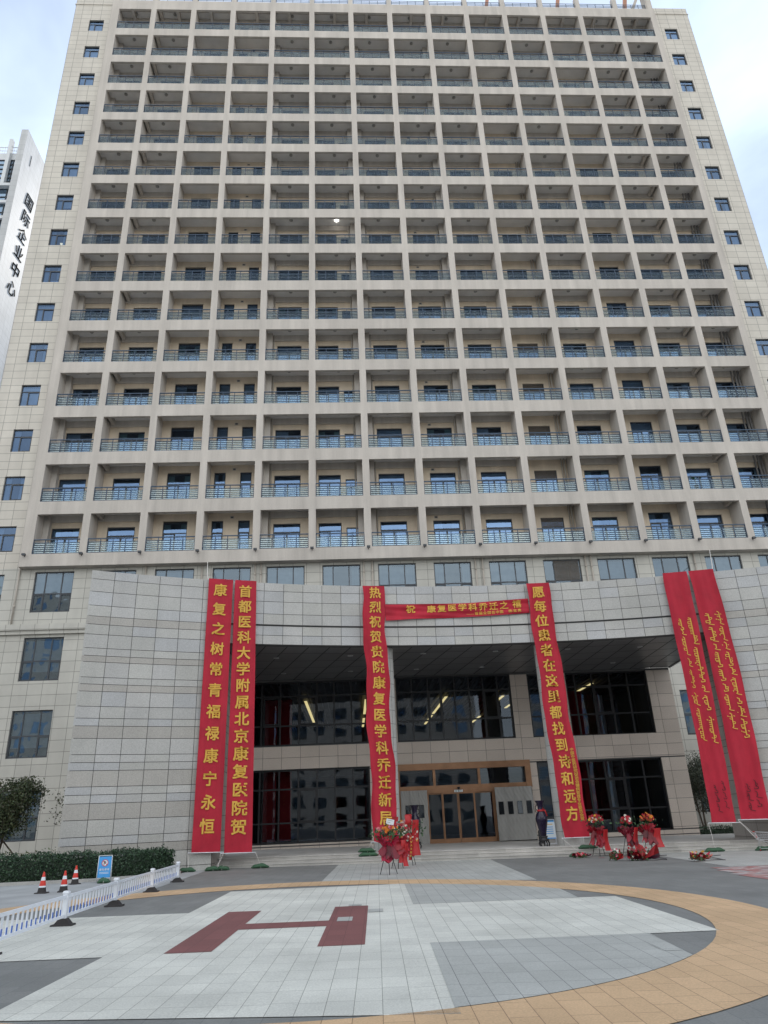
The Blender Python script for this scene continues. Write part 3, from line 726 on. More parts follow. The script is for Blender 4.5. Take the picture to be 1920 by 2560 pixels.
# soffit of dark panels with downlights
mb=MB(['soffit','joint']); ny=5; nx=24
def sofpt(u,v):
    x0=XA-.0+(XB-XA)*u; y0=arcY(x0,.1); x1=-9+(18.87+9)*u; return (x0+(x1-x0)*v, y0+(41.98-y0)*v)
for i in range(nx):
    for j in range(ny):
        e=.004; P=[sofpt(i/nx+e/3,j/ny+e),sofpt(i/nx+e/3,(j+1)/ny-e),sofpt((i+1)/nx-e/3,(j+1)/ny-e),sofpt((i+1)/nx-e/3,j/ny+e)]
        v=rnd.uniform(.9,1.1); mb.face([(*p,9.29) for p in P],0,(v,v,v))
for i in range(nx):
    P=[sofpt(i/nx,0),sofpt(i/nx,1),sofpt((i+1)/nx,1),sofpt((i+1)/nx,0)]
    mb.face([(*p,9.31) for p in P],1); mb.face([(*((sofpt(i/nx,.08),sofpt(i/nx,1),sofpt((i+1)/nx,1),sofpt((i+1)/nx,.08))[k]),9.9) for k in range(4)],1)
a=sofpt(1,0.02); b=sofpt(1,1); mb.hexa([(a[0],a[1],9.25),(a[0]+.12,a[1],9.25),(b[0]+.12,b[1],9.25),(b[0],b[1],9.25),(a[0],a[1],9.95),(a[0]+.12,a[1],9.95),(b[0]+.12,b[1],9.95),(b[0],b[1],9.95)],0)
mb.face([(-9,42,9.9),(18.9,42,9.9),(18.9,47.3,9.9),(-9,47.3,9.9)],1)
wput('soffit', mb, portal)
dl=MB(['bgrey','lamp']); dl.lathe([(.09,0),(.14,-.012),(.14,0)],n=14); dl.lathe([(.001,-.004),(.09,-.004)],n=14,m=1); dme=dl.mesh('downlight')
for x in (-3.6,.07,3.73,7.4,11.1,14.85):
    for y in (35.85,40.0): put('downlight', dme, portal, (x-6,y-34,9.285))
for cx_ in (1.54,9.66):
    mb=MB(['granite','joint']); mb.lathe([(.575,0),(.575,9.28)],(cx_,34.66,0),28,1)
    zs=[-.3+.605*k for k in range(17)]
    for j in range(16):
        for i in range(4):
            v=rnd.uniform(.95,1.05); a0=math.pi/4+math.pi/2*i
            mb.grid(lambda u,w:(cx_+.59*math.cos(a0+.012+(math.pi/2-.024)*u),34.66+.59*math.sin(a0+.012+(math.pi/2-.024)*u),min(9.27,zs[j]+.008+(.589)*w)),8,1,0,(v,v,v))
    wput('column', mb, portal)
# ================================================================= ENTRANCE HALL
hall=thing('entrance_hall','glazed two-storey entrance hall of warm granite with bronze framed doors under the portal','building',(5,42,0))
YH=42.0
W=[(-8.2,1.02,5.66,9.20),(-8.2,1.02,.70,4.41),(2.66,9.34,5.64,9.24),(10.35,11.1,5.62,9.17),(10.35,11.1,.6,4.34),(12.62,17.46,5.60,9.18),(12.55,17.46,.56,4.29),(2.60,9.92,.34,4.43)]
mb=MB(['joint']); wall(mb,-9,18.87,-.4,9.29,YH+.03,W,.3); mb.box(18.85,18.87,YH+.03,47.28,-.4,9.29); wput('wall_backing', mb, hall)
mb=MB(['granite_dark'])
xs=[-9+1.036*k for k in range(27)]+[18.88]; zs=[-.3,.31,.70,1.41,2.13,2.85,3.57,4.42,5.03,5.63,6.35,7.07,7.79,8.51,9.24]
def merged(base,extra,gap=.04):
    o=sorted(extra)
    for b in base:
        if all(abs(b-e)>gap for e in extra): o.append(b)
    return sorted(o)
for j in range(len(zs)-1):
    ze=sorted({e for w in W for e in (w[2],w[3]) if zs[j]+.03<e<zs[j+1]-.03}); zz=[zs[j]]+ze+[zs[j+1]]
    for c,d in zip(zz[:-1],zz[1:]):
        if d-c<.05: continue
        cz=(c+d)/2; ww=[w for w in W if w[2]-.02<cz<w[3]+.02]
        xx=merged(xs,sorted({e for w in ww for e in w[:2]}))
        for a,b in zip(xx[:-1],xx[1:]):
            if b-a<.05 or any(w[0]-.01<(a+b)/2<w[1]+.01 for w in ww): continue
            v=rnd.uniform(.93,1.07); mb.box(a+.009,b-.009,YH,YH+.028,c+.009,d-.009,0,(v,v*.99,v*.98),skip=(4,))
for j in range(len(zs)-1):
    for y0,y1 in ((42.04,43.7),(43.7,45.4),(45.4,47.2)):
        mb.face([(18.885,y0+.01,zs[j]+.01),(18.885,y1-.01,zs[j]+.01),(18.885,y1-.01,zs[j+1]-.01),(18.885,y0+.01,zs[j+1]-.01)])
wput('granite_cladding', mb, hall)
def curtainwall(x0,x1,z0,z1,cols,rows,sash=()):
    f=MB('dframe'); y=YH+.16; ft=.085
    f.box(x0,x1,y,y+.12,z0,z0+ft); f.box(x0,x1,y,y+.12,z1-ft,z1); f.box(x0,x0+ft,y+.001,y+.119,z0+ft,z1-ft); f.box(x1-ft,x1,y+.001,y+.119,z0+ft,z1-ft)
    for x in cols: f.box(x-ft/2,x+ft/2,y-.01,y+.125,z0+ft,z1-ft)
    for z in rows: f.box(x0+ft,x1-ft,y+.004,y+.11,z-ft/2,z+ft/2)
    for (a,b,c,d) in sash:
        for q in ((a,a+.07,c,d),(b-.07,b,c,d),(a+.07,b-.07,c,c+.07),(a+.07,b-.07,d-.07,d)): f.box(q[0],q[1],y-.03,y,q[2],q[3])
    o=wput('window', f, hall)
    p=MB('lobbyglass'); p.face([(x0,y+.07,z0),(x1,y+.07,z0),(x1,y+.07,z1),(x0,y+.07,z1)]); put('pane', p, o)
cl=[-7.0,-6.0,-5.0,-3.95,-2.9,-1.87,-.9,.09]
curtainwall(-8.2,1.02,5.66,9.2,cl,[8.37,6.74],[(-4.9,-4.0,6.8,8.3),(-2.85,-1.9,6.8,8.3)])
curtainwall(-8.2,1.02,.70,4.41,cl,[3.40,1.71],[(-2.85,-1.9,1.75,3.36)])
curtainwall(2.66,9.34,5.64,9.24,[3.58,4.52,5.29,6.07,6.91,7.74,8.58],[8.38,6.77],[(4.55,5.25,6.8,8.33),(7.78,8.53,6.8,8.33)])
curtainwall(10.35,11.1,5.62,9.17,[],[8.37,6.77]); curtainwall(10.35,11.1,.6,4.34,[],[3.3,1.7])
curtainwall(12.62,17.46,5.6,9.18,[13.17,14.21,15.26,16.32],[8.37,6.79],[(14.25,15.2,6.84,8.32)])
curtainwall(12.55,17.46,.56,4.29,[13.25,14.22,15.26,16.4],[3.3,1.71],[(14.25,15.2,1.75,3.26)])
# bronze door surround : frame, transom lights, sliding leaves
mb=MB('bronze'); y=YH-.10
mb.box(2.58,9.95,y,YH+.25,4.10,4.44); mb.box(2.58,9.64,y+.04,YH+.2,3.04,3.28); mb.box(9.64,9.95,y,YH+.25,3.02,4.098); mb.box(2.58,2.66,y,YH+.25,.3,4.098)
for x in (4.56,7.05): mb.box(x-.07,x+.07,y+.05,YH+.15,3.28,4.098)
mb.box(4.02,4.14,y+.08,YH+.15,.36,3.04); mb.box(7.76,7.86,y+.08,YH+.15,.36,3.04); mb.box(4.14,7.76,y+.06,YH+.2,2.9,3.038)
wput('bronze_door_surround', mb, hall)
p=MB('lobbyglass'); p.face([(2.6,YH+.1,3.28),(9.64,YH+.1,3.28),(9.64,YH+.1,4.1),(2.6,YH+.1,4.1)]); wput('transom_glass', p, hall)
for k,(a,b) in enumerate(((4.15,4.95),(4.95,5.80),(5.82,6.70),(6.70,7.75))):
    f=MB('bronze'); yy=YH+.02+(.06 if k in (0,3) else 0); zb=.37
    f.box(a,a+.05,yy,yy+.05,zb,2.9); f.box(b-.05,b,yy,yy+.05,zb,2.9); f.box(a+.05,b-.05,yy,yy+.05,zb,zb+.24); f.box(a+.05,b-.05,yy,yy+.05,2.83,2.9)
    o=wput('glass_door', f, hall); p=MB('lobbyglass'); p.face([(a,yy+.03,zb),(b,yy+.03,zb),(b,yy+.03,2.9),(a,yy+.03,2.9)]); put('pane', p, o)
cmx=MB('spot'); cmx.lathe([(.001,-.12),(.06,-.10),(.085,-.03),(.09,0)],(5.86,YH-.14,3.16),14); wput('dome_camera', cmx, hall)
sg_=MB(['signwhite','leaf']); sg_.box(5.62,6.08,YH-.05,YH-.04,2.91,3.02)
sgt=MB('bag'); 
for i,ch in enumerate('自动门'): stamp(sgt,ch,lambda x,z:(x,YH-.055,z),5.71+.14*i,2.965,.1,.1)
o=wput('door_sign', sg_, hall); put('lettering', sgt, o)
# quilted winter curtains hung beside the doors
def quilt(x0,x1,nwin,nseam,label):
    t=thing('quilted_door_curtain',label,'curtain',((x0+x1)/2,YH-.16,G(6)+.36))
    m=MB(['quilt','dframe'])
    def f(u,v):
        x=x0+(x1-x0)*u-(x0+x1)/2; s=abs(math.sin(u*nseam*math.pi)); return (x+(.0 if v>.97 else .012*math.sin(v*19)), -.06-.05*s**.5-.012*math.sin(v*37+u*60)-.03*(1-v), .02+2.66*v)
    m.grid(f,60,40)
    def g(u,v): a=f(1-u,v); return (a[0],-.01,a[2])
    m.grid(g,2,2)
    put('quilted_cloth', m, t)
    for k in range(nwin):
        xc=x0+(x1-x0)*(k+.5)/nwin-(x0+x1)/2
        w_=MB('dframe'); w_.box(xc-.14,xc+.14,-.155,-.13,1.30,1.95); o=put('clear_panel', w_, t)
        w2=MB('lobbyglass'); w2.face([(xc-.12,-.158,1.33),(xc+.12,-.158,1.33),(xc+.12,-.158,1.92),(xc-.12,-.158,1.92)]); put('pane', w2, o)
quilt(2.66,4.10,2,3,'grey quilted door curtain with clear panels left of the glass doors'); quilt(7.82,9.86,4,4,'grey quilted door curtain with four clear panels right of the glass doors')
# lobby inside
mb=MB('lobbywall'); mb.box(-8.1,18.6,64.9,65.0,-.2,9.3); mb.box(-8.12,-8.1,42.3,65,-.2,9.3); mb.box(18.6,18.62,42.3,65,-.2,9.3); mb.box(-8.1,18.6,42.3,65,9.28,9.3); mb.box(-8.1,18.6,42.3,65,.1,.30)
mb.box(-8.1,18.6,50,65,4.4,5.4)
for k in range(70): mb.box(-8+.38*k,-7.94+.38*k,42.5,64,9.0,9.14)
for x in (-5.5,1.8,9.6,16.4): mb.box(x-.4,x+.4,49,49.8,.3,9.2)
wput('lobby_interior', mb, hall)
for x,ya,yb in ((-2.86,47.8,58.9),(1.07,47.9,55),(1.07,57.5,63.1),(6.33,47.9,56.2),(6.33,57.2,62.8),(10.2,48.4,54.2),(10.35,58.7,62.8),(11.55,52.7,54.4),(15.0,44.5,48.2)):
    m_=MB('strip'); m_.box(x-.09,x+.09,ya,yb,8.90,8.93); wput('strip_light', m_, hall)
for x,y_ in ((-4.6,43.6),(-3.75,43.6),(13.1,44.0),(13.75,44.0)):
    m_=MB('redin'); m_.box(x-.36,x+.36,y_,y_+.03,.8,8.4); wput('red_hanging', m_, hall)
m_=MB('curtain'); m_.grid(lambda u,v:(15.05+.5*u,44.6+.05*math.sin(u*20),.6+7.6*v),12,2); wput('pale_curtain', m_, hall)
m_=MB('bglass')  # two thin glass boxes standing behind the right hall windows
m_.box(16.1,17.3,47,47.1,.8,3.9); m_.box(16.1,17.3,47,47.1,5.6,8.2); wput('inner_glass_boxes', m_, hall)

# ================================================================= OFFICE BUILDING FAR LEFT
ob=thing('office_building','white stone office block with bluish windows and bronze characters on its end wall','building',(-45,75,0))
mb=MB('bwhite'); XO=-40.9
mb.box(XO-.85,XO,69.4,92,0,87.4)
wput('end_wall', mb, ob)
mb=MB('joint'); mb.box(XO,XO+.02,71.3,71.45,83.0,84.8); wput('end_wall_slot', mb, ob)
mb=MB('bgrey'); mb.box(-70,XO-.85,70.5,70.7,83.1,84.3); mb.box(-70,XO-.85,70.5,92,0,.5)
z=82.9; mb.box(-70,XO-.85,69.9,70.5,78.0,78.45); zl=[78.0]
while z>40:
    z=zl[-1]-2.62
    mb.box(-70,XO-.85,70.2,70.5,z-.0,z+.45); zl.append(z)
    if z<30: break
for x in (-43.15,-46.6,-50.1,-53.6): mb.box(x-.22,x+.22,69.95,70.5,78.45,86.3); 
mb.box(-70,XO-1,91,92,0,84)
wput('facade', mb, ob)
mb=MB('bglass'); mb.box(-70,XO-.85,70.6,70.62,20,83.1); o=wput('glazing', mb, ob)
mb=MB('frame'); 
for k in range(18): x=XO-1.7-k*.86*1.2; mb.box(x-.05,x+.05,70.5,70.6,20,83.1)
for z in [83.1-.78*k for k in range(6)]+[q+1.3 for q in zl]: mb.box(-70,XO-.85,70.5,70.59,z-.04,z+.04)
put('window_frame', mb, o, tuple(0 for _ in range(3)))
mb=MB('bgrey'); 
for k in range(60): x=XO-1-k*.3; mb.box(x-.02,x+.02,70.5,70.54,84.3,85.4)
mb.box(-60,XO-.85,70.48,70.56,85.36,85.44); mb.box(-60,XO-.85,70.49,70.55,84.75,84.8); wput('roof_railing', mb, ob)
mb=MB('bsign'); 
for i,ch in enumerate('国际企业中心'):
    yc=73.0; zc=78.25-2.83*i
    for d in (0.012,0.03):
        stamp(mb,ch,lambda s_,z:(XO+d,yc+s_*1.0+.12*(z-zc),z+.1*s_),0,zc,2.3,2.4,0,.008)
wput('sign_characters', mb, ob)
mb=MB('bgrey'); mb.box(-69.5,XO-.1,71,91,.5,84.2); wput('core', mb, ob)

# ================================================================= STAND-IN BLOCKS ADDED BEHIND THE CAMERA FOR WINDOW REFLECTIONS
def opposite(x,y,w,h,lab):
    t=thing('standin_building',lab,'building',(x,y,0),0,'stand-in blocks behind the camera')
    m=MB('pier'); nx_=int(w/4); nz=int(h/3.2)
    for i in range(nx_+1): m.box(i*w/nx_-w/2-.9,i*w/nx_-w/2+.9,-.3,0,0,h)
    for j in range(nz+1): m.box(-w/2,w/2,-.28,-.01,j*h/nz-.8,j*h/nz+.6)
    m.box(-w/2,w/2,-12,-.31,0,h+.5); put('wall', m, t)
    g=MB('bglass'); g.face([(w/2,-.2,0),(-w/2,-.2,0),(-w/2,-.2,h),(w/2,-.2,h)]); put('glazing', g, t)
opposite(-62,-62,48,50,'plain beige stand-in block added behind the camera, left of three'); opposite(2,-70,46,27,'plain beige stand-in block added behind the camera, middle and lowest of three'); opposite(56,-60,42,38,'plain beige stand-in block added behind the camera, right of three')
# ================================================================= BANNERS
def banner(name,label,TL,TR,BR,BL,text=None,size=.58,z0=11.7,z1=1.8,xo=0,amp=.03,seed=1,group='vertical red banners hung from the portal',bow=0.,rope=True,ragged=.0,small=None):
    r=random.Random(seed); ph=[r.uniform(0,6) for _ in range(6)]
    TL,TR,BR,BL=map(Vector,(TL,TR,BR,BL)); o0=Vector(((TL.x+TR.x)/2,(TL.y+TR.y)/2,0))
    t=thing(name,label,'banner',tuple(o0),0,group)
    def P(u,v,off=0):
        a=TL.lerp(TR,u); b=BL.lerp(BR,u); p=a.lerp(b,v); w=math.sin(min(1,v*12)*math.pi/2)*math.sin(min(1,(1-v)*12+.15)*math.pi/2)
        p.x+=bow*math.sin(v*math.pi)+ragged*w*math.sin(v*17+ph[0])*(.25+abs(u-.5))+.6*ragged*math.sin(v*41+ph[1])*(u-.5)*w
        e=1+1.6*abs(u-.5)
        p.y+=-off-amp*w*e*(math.sin(u*9+ph[2]+v*3)+.6*math.sin(u*19+ph[3]-v*5)+.5*math.sin(v*23+ph[4]+u*4))
        return tuple(p-o0)
    m=MB('red'); m.grid(lambda u,v:P(u,1-v),18,90); 
    e=.004; m.grid(lambda u,v:P(u,v,-e),18,90)
    cl_=put('cloth', m, t)
    zt_,zb_=TL.z,BL.z
    if text:
        n=len(text)
        W_=(TR-TL).length
        for i,ch in enumerate(text):
            zc=z0+(z1-z0)*i/(n-1)
            g=MB('gold'); stamp(g,ch,lambda x,z:P(.5+xo+x/W_,(zt_-z)/(zt_-zb_),.035),0,zc,size,size*1.0); put('gold_character', g, cl_)
    if small:
        g=MB('gold'); s,sz,a,b,xx=small; W_=(TR-TL).length
        for i,ch in enumerate(s):
            zc=a+(b-a)*i/(len(s)-1); stamp(g,ch,lambda x,z:P(.5+xx+x/W_,(zt_-z)/(zt_-zb_),.035),0,zc,sz,sz)
        put('small_lettering', g, t)
    # bottom batten, white edge cord and guy ropes
    b0=Vector(P(0,1)); b1=Vector(P(1,1)); d=(b1-b0).normalized()
    m=MB('white'); m.tube([b0-d*.14,b1+d*.14],.018,6); put('batten', m, t)
    return t,P,b0-d*.14,b1+d*.14,o0,(zt_,zb_)
def ropes(t,o0,a,bagpos,names='guy_rope'):
    m=MB('rope')
    for p,q in bagpos: m.tube([p,(Vector(p)+Vector(q))/2+Vector((0,0,-.02)),q],.009,4)
    put(names, m, t)
bags=[]
def bag(x,y,z,rz,L=.62,label=''):
    t=bpy.data.objects.new('sandbag',None)
    m=MB(['bag','rope']); r=random.Random(int(x*37+y*11)); ph=r.uniform(0,6); H=.15
    prof=[]; n=14
    def f(u,v):
        a=2*math.pi*u; s=(v-.5)*2; k=(1-abs(s)**3.2)**.5 if abs(s)<1 else 0
        k=max(k,.2); w=.16*k*(1+.05*math.sin(s*5+ph)); h=.085*k*(1+.08*math.sin(s*5+ph+1))
        return (s*L/2+.015*math.sin(a*3), w*math.cos(a)+.02*math.sin(s*4+ph), max(.004,h*(1.0+math.sin(a))))
    m.grid(f,20,16)
    for s in (-1,1): m.box(s*L/2-.03,s*L/2+.03,-.03,.03,.02,.07)
    m.tube([(.05*L,.165*math.cos(a/8*math.pi),.175*math.sin(a/8*math.pi)) for a in range(9)],.004,4,1)
    me=m.mesh('sandbag'); bpy.data.objects.remove(t)
    o=put('sandbag', me, None, (x,y,z), rz); tag(o,label,'sandbag','green sandbags anchoring the banners'); bags.append(o); return o
a1=banner('vertical_banner','red vertical banner at the far left of the portal with twelve widely spaced gold characters',(-6.33,31.80,12.2),(-5.27,32.12,12.2),(-5.31,32.05,.77),(-6.38,31.72,.80),'康复之树常青福禄康宁永恒',.60,11.67,1.76,amp=.02,seed=1)
a2=banner('vertical_banner','red vertical banner second from left with fifteen gold characters beside the dark doorway',(-5.19,32.14,12.2),(-4.24,32.38,12.2),(-4.08,32.38,.70),(-5.16,32.10,.72),'首都医科大学附属北京康复医院贺',.60,11.66,1.68,amp=.02,seed=2)
a3=banner('vertical_banner','creased red vertical banner in front of the left column behind the flower stands',(.73,33.40,12.15),(1.79,33.53,12.15),(1.98,33.50,.80),(.92,33.40,.85),'热烈祝贺贵院康复医学科乔迁新居',.58,11.80,1.80,xo=.05,amp=.035,seed=3,bow=-.05,ragged=.07)
a4=banner('vertical_banner','red vertical banner in front of the right column with a small extra column of characters',(8.85,33.80,12.17),(9.97,33.74,12.17),(10.26,33.70,.66),(9.18,33.76,.66),'愿每位患者在这里都找到诗和远方',.60,11.70,1.62,xo=-.04,amp=.03,seed=4,bow=-.03,ragged=.05,small=('中国中医药研究促进会慢病管理专业委员会贺',.155,4.28,1.40,.33))
b5=banner('vertical_banner','red vertical banner at the right with gold vertical script, nearer the columns of the pair',(15.43,32.95,12.25),(16.53,32.72,12.25),(16.30,32.60,1.0),(15.33,32.84,1.02),amp=.03,seed=5,bow=.06)
b6=banner('vertical_banner','red vertical banner at the far right with gold vertical script above black handwriting',(16.61,32.70,12.25),(17.72,32.44,12.25),(17.66,32.30,1.08),(16.52,32.56,1.1),amp=.03,seed=6,bow=.16)
def vscript(mb,P,zt_,zb_,u0,words,seed,w=.15,th=.040,slant=.0,W_=1.1):
    r=random.Random(seed)
    def Q(x,z): return P(u0+x/W_+slant*0,(zt_-z)/(zt_-zb_),.035)
    def ribbon(pts,h):
        for (x0,z0),(x1,z1) in zip(pts[:-1],pts[1:]):
            dx,dz=x1-x0,z1-z0; L=math.hypot(dx,dz) or 1; nx,nz=-dz/L*h/2,dx/L*h/2; ex,ez=dx/L*h*.3,dz/L*h*.3
            mb.face([Q(x0+nx-ex,z0+nz-ez),Q(x0-nx-ex,z0-nz-ez),Q(x1-nx+ex,z1-nz+ez),Q(x1+nx+ex,z1+nz+ez)])
    for (a,b) in words:
        L=a-b; ribbon([(0,a-.02),(0,b+.10)],th)
        ribbon([(-.07,a+.02),(0,a-.03)],th)                     # crown
        z=a-.10
        while z>b+.16:
            k=r.random()
            if k<.50: ribbon([(0,z),(-w*.75,z+.035)],th*.85); z-=.085
            elif k<.68: ribbon([(0,z),(-w*.9,z+.01),(-w*.9,z-.08),(0,z-.11)],th*.8); z-=.17
            elif k<.82: ribbon([(0,z),(w*.6,z-.03),(w*.55,z-.09),(0,z-.12)],th*.8); z-=.15
            elif k<.92: ribbon([(0,z),(-w*.6,z+.05),(-w,z+.02)],th*.85); ribbon([(-w*1.25,z),(-w*1.1,z-.03)],th); z-=.12
            else: ribbon([(-w*1.2,z),(-w*1.05,z-.02)],th); ribbon([(w*.5,z),(w*.7,z-.02)],th); z-=.07
        if r.random()<.65: ribbon([(0,b+.10),(-.05,b+.05),(.02,b+.01),(.13,b-.02)],th*.9)
        else: ribbon([(0,b+.12),(.07,b+.08),(.06,b+.01),(-.07,b),(-.08,b+.05)],th*.9)
c1=[(9.9,9.4),(9.37,9.16),(9.03,8.2),(8.01,7.67),(7.48,6.7),(6.44,5.92),(5.74,4.39)]
c2=[(9.94,8.68),(8.51,6.93),(6.76,6.48),(6.3,5.68),(5.36,4.27)]
c3=[(10.07,9.53),(9.4,8.73),(8.6,8.34),(8.22,7.55),(7.42,6.93),(6.76,6.44),(6.28,5.6),(5.46,4.81)]
c4=[(10.12,9.53),(9.4,8.77),(8.66,8.34),(8.2,7.59),(7.5,7.17),(7.01,6.28),(6.12,5.88),(5.76,5.32),(5.2,4.42)]
for (t,P,_,_,o0,(za,zb)),L,R_,sd_ in ((b5,c1,c2,1),(b6,c3,c4,2)):
    g=MB('gold'); vscript(g,P,za,zb,.32,L,sd_*10+1); vscript(g,P,za,zb,.74,R_,sd_*10+2); put('gold_script', g, t)
    g=MB('ink'); vscript(g,P,za,zb,.42,[(2.5,2.2),(2.12,1.85),(1.75,1.45)],sd_*10+3,.10,.026); vscript(g,P,za,zb,.72,[(2.65,2.3),(2.2,1.95),(1.85,1.6)],sd_*10+4,.09,.024); put('handwriting', g, t)
# horizontal banner between the two columns
TL,TR,BR,BL=Vector((1.80,33.50,11.24)),Vector((8.86,33.74,11.42)),Vector((8.86,33.74,10.60)),Vector((1.80,33.50,10.44))
ho=Vector((5.3,33.6,10.4))
t=thing('horizontal_banner','red horizontal banner with gold characters stretched across the lintel between two vertical banners','banner',tuple(ho))
def HP(u,v,off=0):
    p=TL.lerp(TR,u).lerp(BL.lerp(BR,u),v)
    p.z+= -.05*math.sin(u*math.pi)*(1-v) +.13*v*math.exp(-((u-.22)/.12)**2)*0+.10*v*(1-math.exp(-((u)/.16)**2))-.05*v*math.sin(u*math.pi)
    p.y=arcY(p.x)-.10-off-.03*math.sin(v*7+u*9)-.02*math.sin(v*16-u*13)
    return tuple(p-ho)
m=MB('red'); m.grid(lambda u,v:HP(u,1-v),60,12); m.grid(lambda u,v:HP(u,v,-.004),60,12); put('cloth', m, t)
g=MB('gold'); Lw=7.06
for i,ch in enumerate('祝：康复医学科乔迁之禧'):
    xc=[3.02,3.33,4.05,4.56,5.07,5.58,6.09,6.6,7.12,7.64,8.28][i]
    stamp(g,ch,lambda x,z:HP((x-1.8)/Lw,z,.04),xc,.34+.02*math.sin(i),.44,-.54)
put('gold_lettering', g, t)
g=MB('gold')
for i,ch in enumerate('——首届全国名中医'): stamp(g,ch,lambda x,z:HP((x-1.8)/Lw,z,.04),5.85+.205*i,.79,.185,-.23)
for i,ch in enumerate('陈宝贵'): stamp(g,ch,lambda x,z:HP((x-1.8)/Lw,z,.04),7.92+.22*i,.79,.19,-.23)
put('small_lettering', g, t)
# anchoring sandbags and ropes
def anchor(bn, L):
    t,P,e0,e1,o0,_=bn; m=MB('rope')
    for (which,(x,y,z)) in L:
        p=e0 if which==0 else e1; q=Vector((x,y,z))-o0; m.tube([p,p.lerp(q,.5)+Vector((.02,0,-.03)),q],.008,4)
        m.tube([q,q+Vector((.10,-.02,-.06))],.008,4)
    put('guy_rope', m, t)
g0=lambda x:G(x)
anchor(a1,[(0,(-6.4,31.4,g0(-6.4)+.16)),(1,(-5.35,31.7,g0(-5.3)+.17))]); anchor(a2,[(0,(-5.3,31.7,g0(-5.3)+.17)),(1,(-3.75,32.3,g0(-3.7)+.17))])
anchor(a3,[(0,(.62,33.3,.58)),(0,(.85,33.3,.60))]); anchor(a4,[(0,(9.35,32.4,.15)),(1,(10.6,33.1,.40))])
anchor(b5,[(0,(15.05,32.4,.12)),(1,(17.05,32.1,.10))]); anchor(b6,[(0,(16.95,32.1,.12)),(0,(17.2,32.2,.12))])
bag(-6.42,31.3,g0(-6.4),.1,.60,'green sandbag at the end of the hedge, leftmost of all')
bag(-5.50,31.55,g0(-5.5),.2,.52,'green sandbag under the left banner, first of a touching pair'); bag(-5.10,31.62,g0(-5.1),-.3,.5,'green sandbag under the gap between the two left banners')
bag(-3.72,32.25,g0(-3.7),.05,.66,'green sandbag alone at the foot of the steps right of the second banner')
bag(.66,33.35,G(.6)+.245,.05,.78,'green sandbag on the step beneath the left column, lower of two'); bag(.60,33.40,G(.6)+.40,-.1,.70,'green sandbag stacked on another beneath the left column')
bag(9.25,32.35,G(9.2),.1,.70,'green sandbag on the paving below the right column banner'); bag(9.95,33.15,G(10)+.25,-.2,.75,'green sandbag on the steps behind the red ribbons by the right column'); bag(10.9,32.55,G(10.9),.3,.5,'green sandbag beside the standing bouquets right of the column')
bag(15.0,32.35,G(15),.0,.80,'green sandbag below the first right-hand banner'); bag(16.95,32.05,G(17),.0,.70,'green sandbag left of the shopping trolley'); bag(17.65,32.35,G(17.6),.1,.65,'green sandbag behind the shopping trolley wheels')
# white cables hanging from the slab to the banner tops
for x,lab in ((-5.30,'thin white cable hanging from the slab to the left banners'),(17.0,'thin white cable hanging from the slab to the right banners')):
    a=Vector((-6.40,32.0,12.2)) if x<0 else Vector((17.72,32.5,12.2)); b=Vector((-9.0+.0,46.7,18.25)) if x<0 else Vector((25.2,46.7,18.25))
    b.x=-9.46 if x<0 else 25.58
    m=MB('rope'); m.tube([(0,0,0),(b-a)*.5+Vector((0,0,-.35)),b-a],.022,5)
    o=put('hanging_cable', m, None, tuple(a)); tag(o,lab,'cable','white cables above the portal')

# ================================================================= GUARD RAIL
rb=[(-5.50,13.0),(-5.52,15.9),(-5.56,19.2),(-5.60,22.7),(-5.66,26.2)]
rb=[(-5.42,9.3),(-5.48,12.6),(-5.54,15.9),(-5.58,19.25),(-5.62,22.75),(-5.68,26.25)]
gr_=thing('guard_rail','white municipal guard rail with blue reflective strips running across the left of the plaza','barrier',(rb[3][0],rb[3][1],G(rb[3][0])))
def loc3(x,y,z): return (x-rb[3][0],y-rb[3][1],z-G(rb[3][0]))
for i,(x,y) in enumerate(rb):
    z=G(x); m=MB('white'); c=loc3(x,y,z)
    m.box(c[0]-.045,c[0]+.045,c[1]-.045,c[1]+.045,c[2]+.12,c[2]+.56)
    m.hexa([(c[0]+sx*.06,c[1]+sy*.06,c[2]+.56) for sx,sy in ((-1,-1),(1,-1),(1,1),(-1,1))]+[(c[0]+sx*.045,c[1]+sy*.045,c[2]+.60) for sx,sy in ((-1,-1),(1,-1),(1,1),(-1,1))])
    o=put('post', m, gr_)
    m=MB('rubber'); s0,s1=.20,.075
    m.hexa([(c[0]+sx*s0,c[1]+sy*.13,c[2]) for sx,sy in ((-1,-1),(1,-1),(1,1),(-1,1))]+[(c[0]+sx*s0,c[1]+sy*.12,c[2]+.035) for sx,sy in ((-1,-1),(1,-1),(1,1),(-1,1))])
    m.hexa([(c[0]+sx*.15,c[1]+sy*.10,c[2]+.035) for sx,sy in ((-1,-1),(1,-1),(1,1),(-1,1))]+[(c[0]+sx*s1,c[1]+sy*.07,c[2]+.13) for sx,sy in ((-1,-1),(1,-1),(1,1),(-1,1))])
    put('foot', m, gr_)
for (x0,y0),(x1,y1) in zip(rb[:-1],rb[1:]):
    a=Vector(loc3(x0,y0+.05,G(x0))); b=Vector(loc3(x1,y1-.05,G(x1))); m=MB(['white','blue'])
    for z,w in ((.50,.055),(.17,.05)): m.bar(a+Vector((0,0,z)),b+Vector((0,0,z)),.04,w)
    n=15
    for k in range(1,n+1):
        p=a.lerp(b,k/(n+1)); m.box(p.x-.012,p.x+.012,p.y-.02,p.y+.02,p.z+.19,p.z+.475)
        m.box(p.x+.006,p.x+.0135,p.y-.0215,p.y+.0215,p.z+.20,p.z+.30,1)
    put('rail_panel', m, gr_)
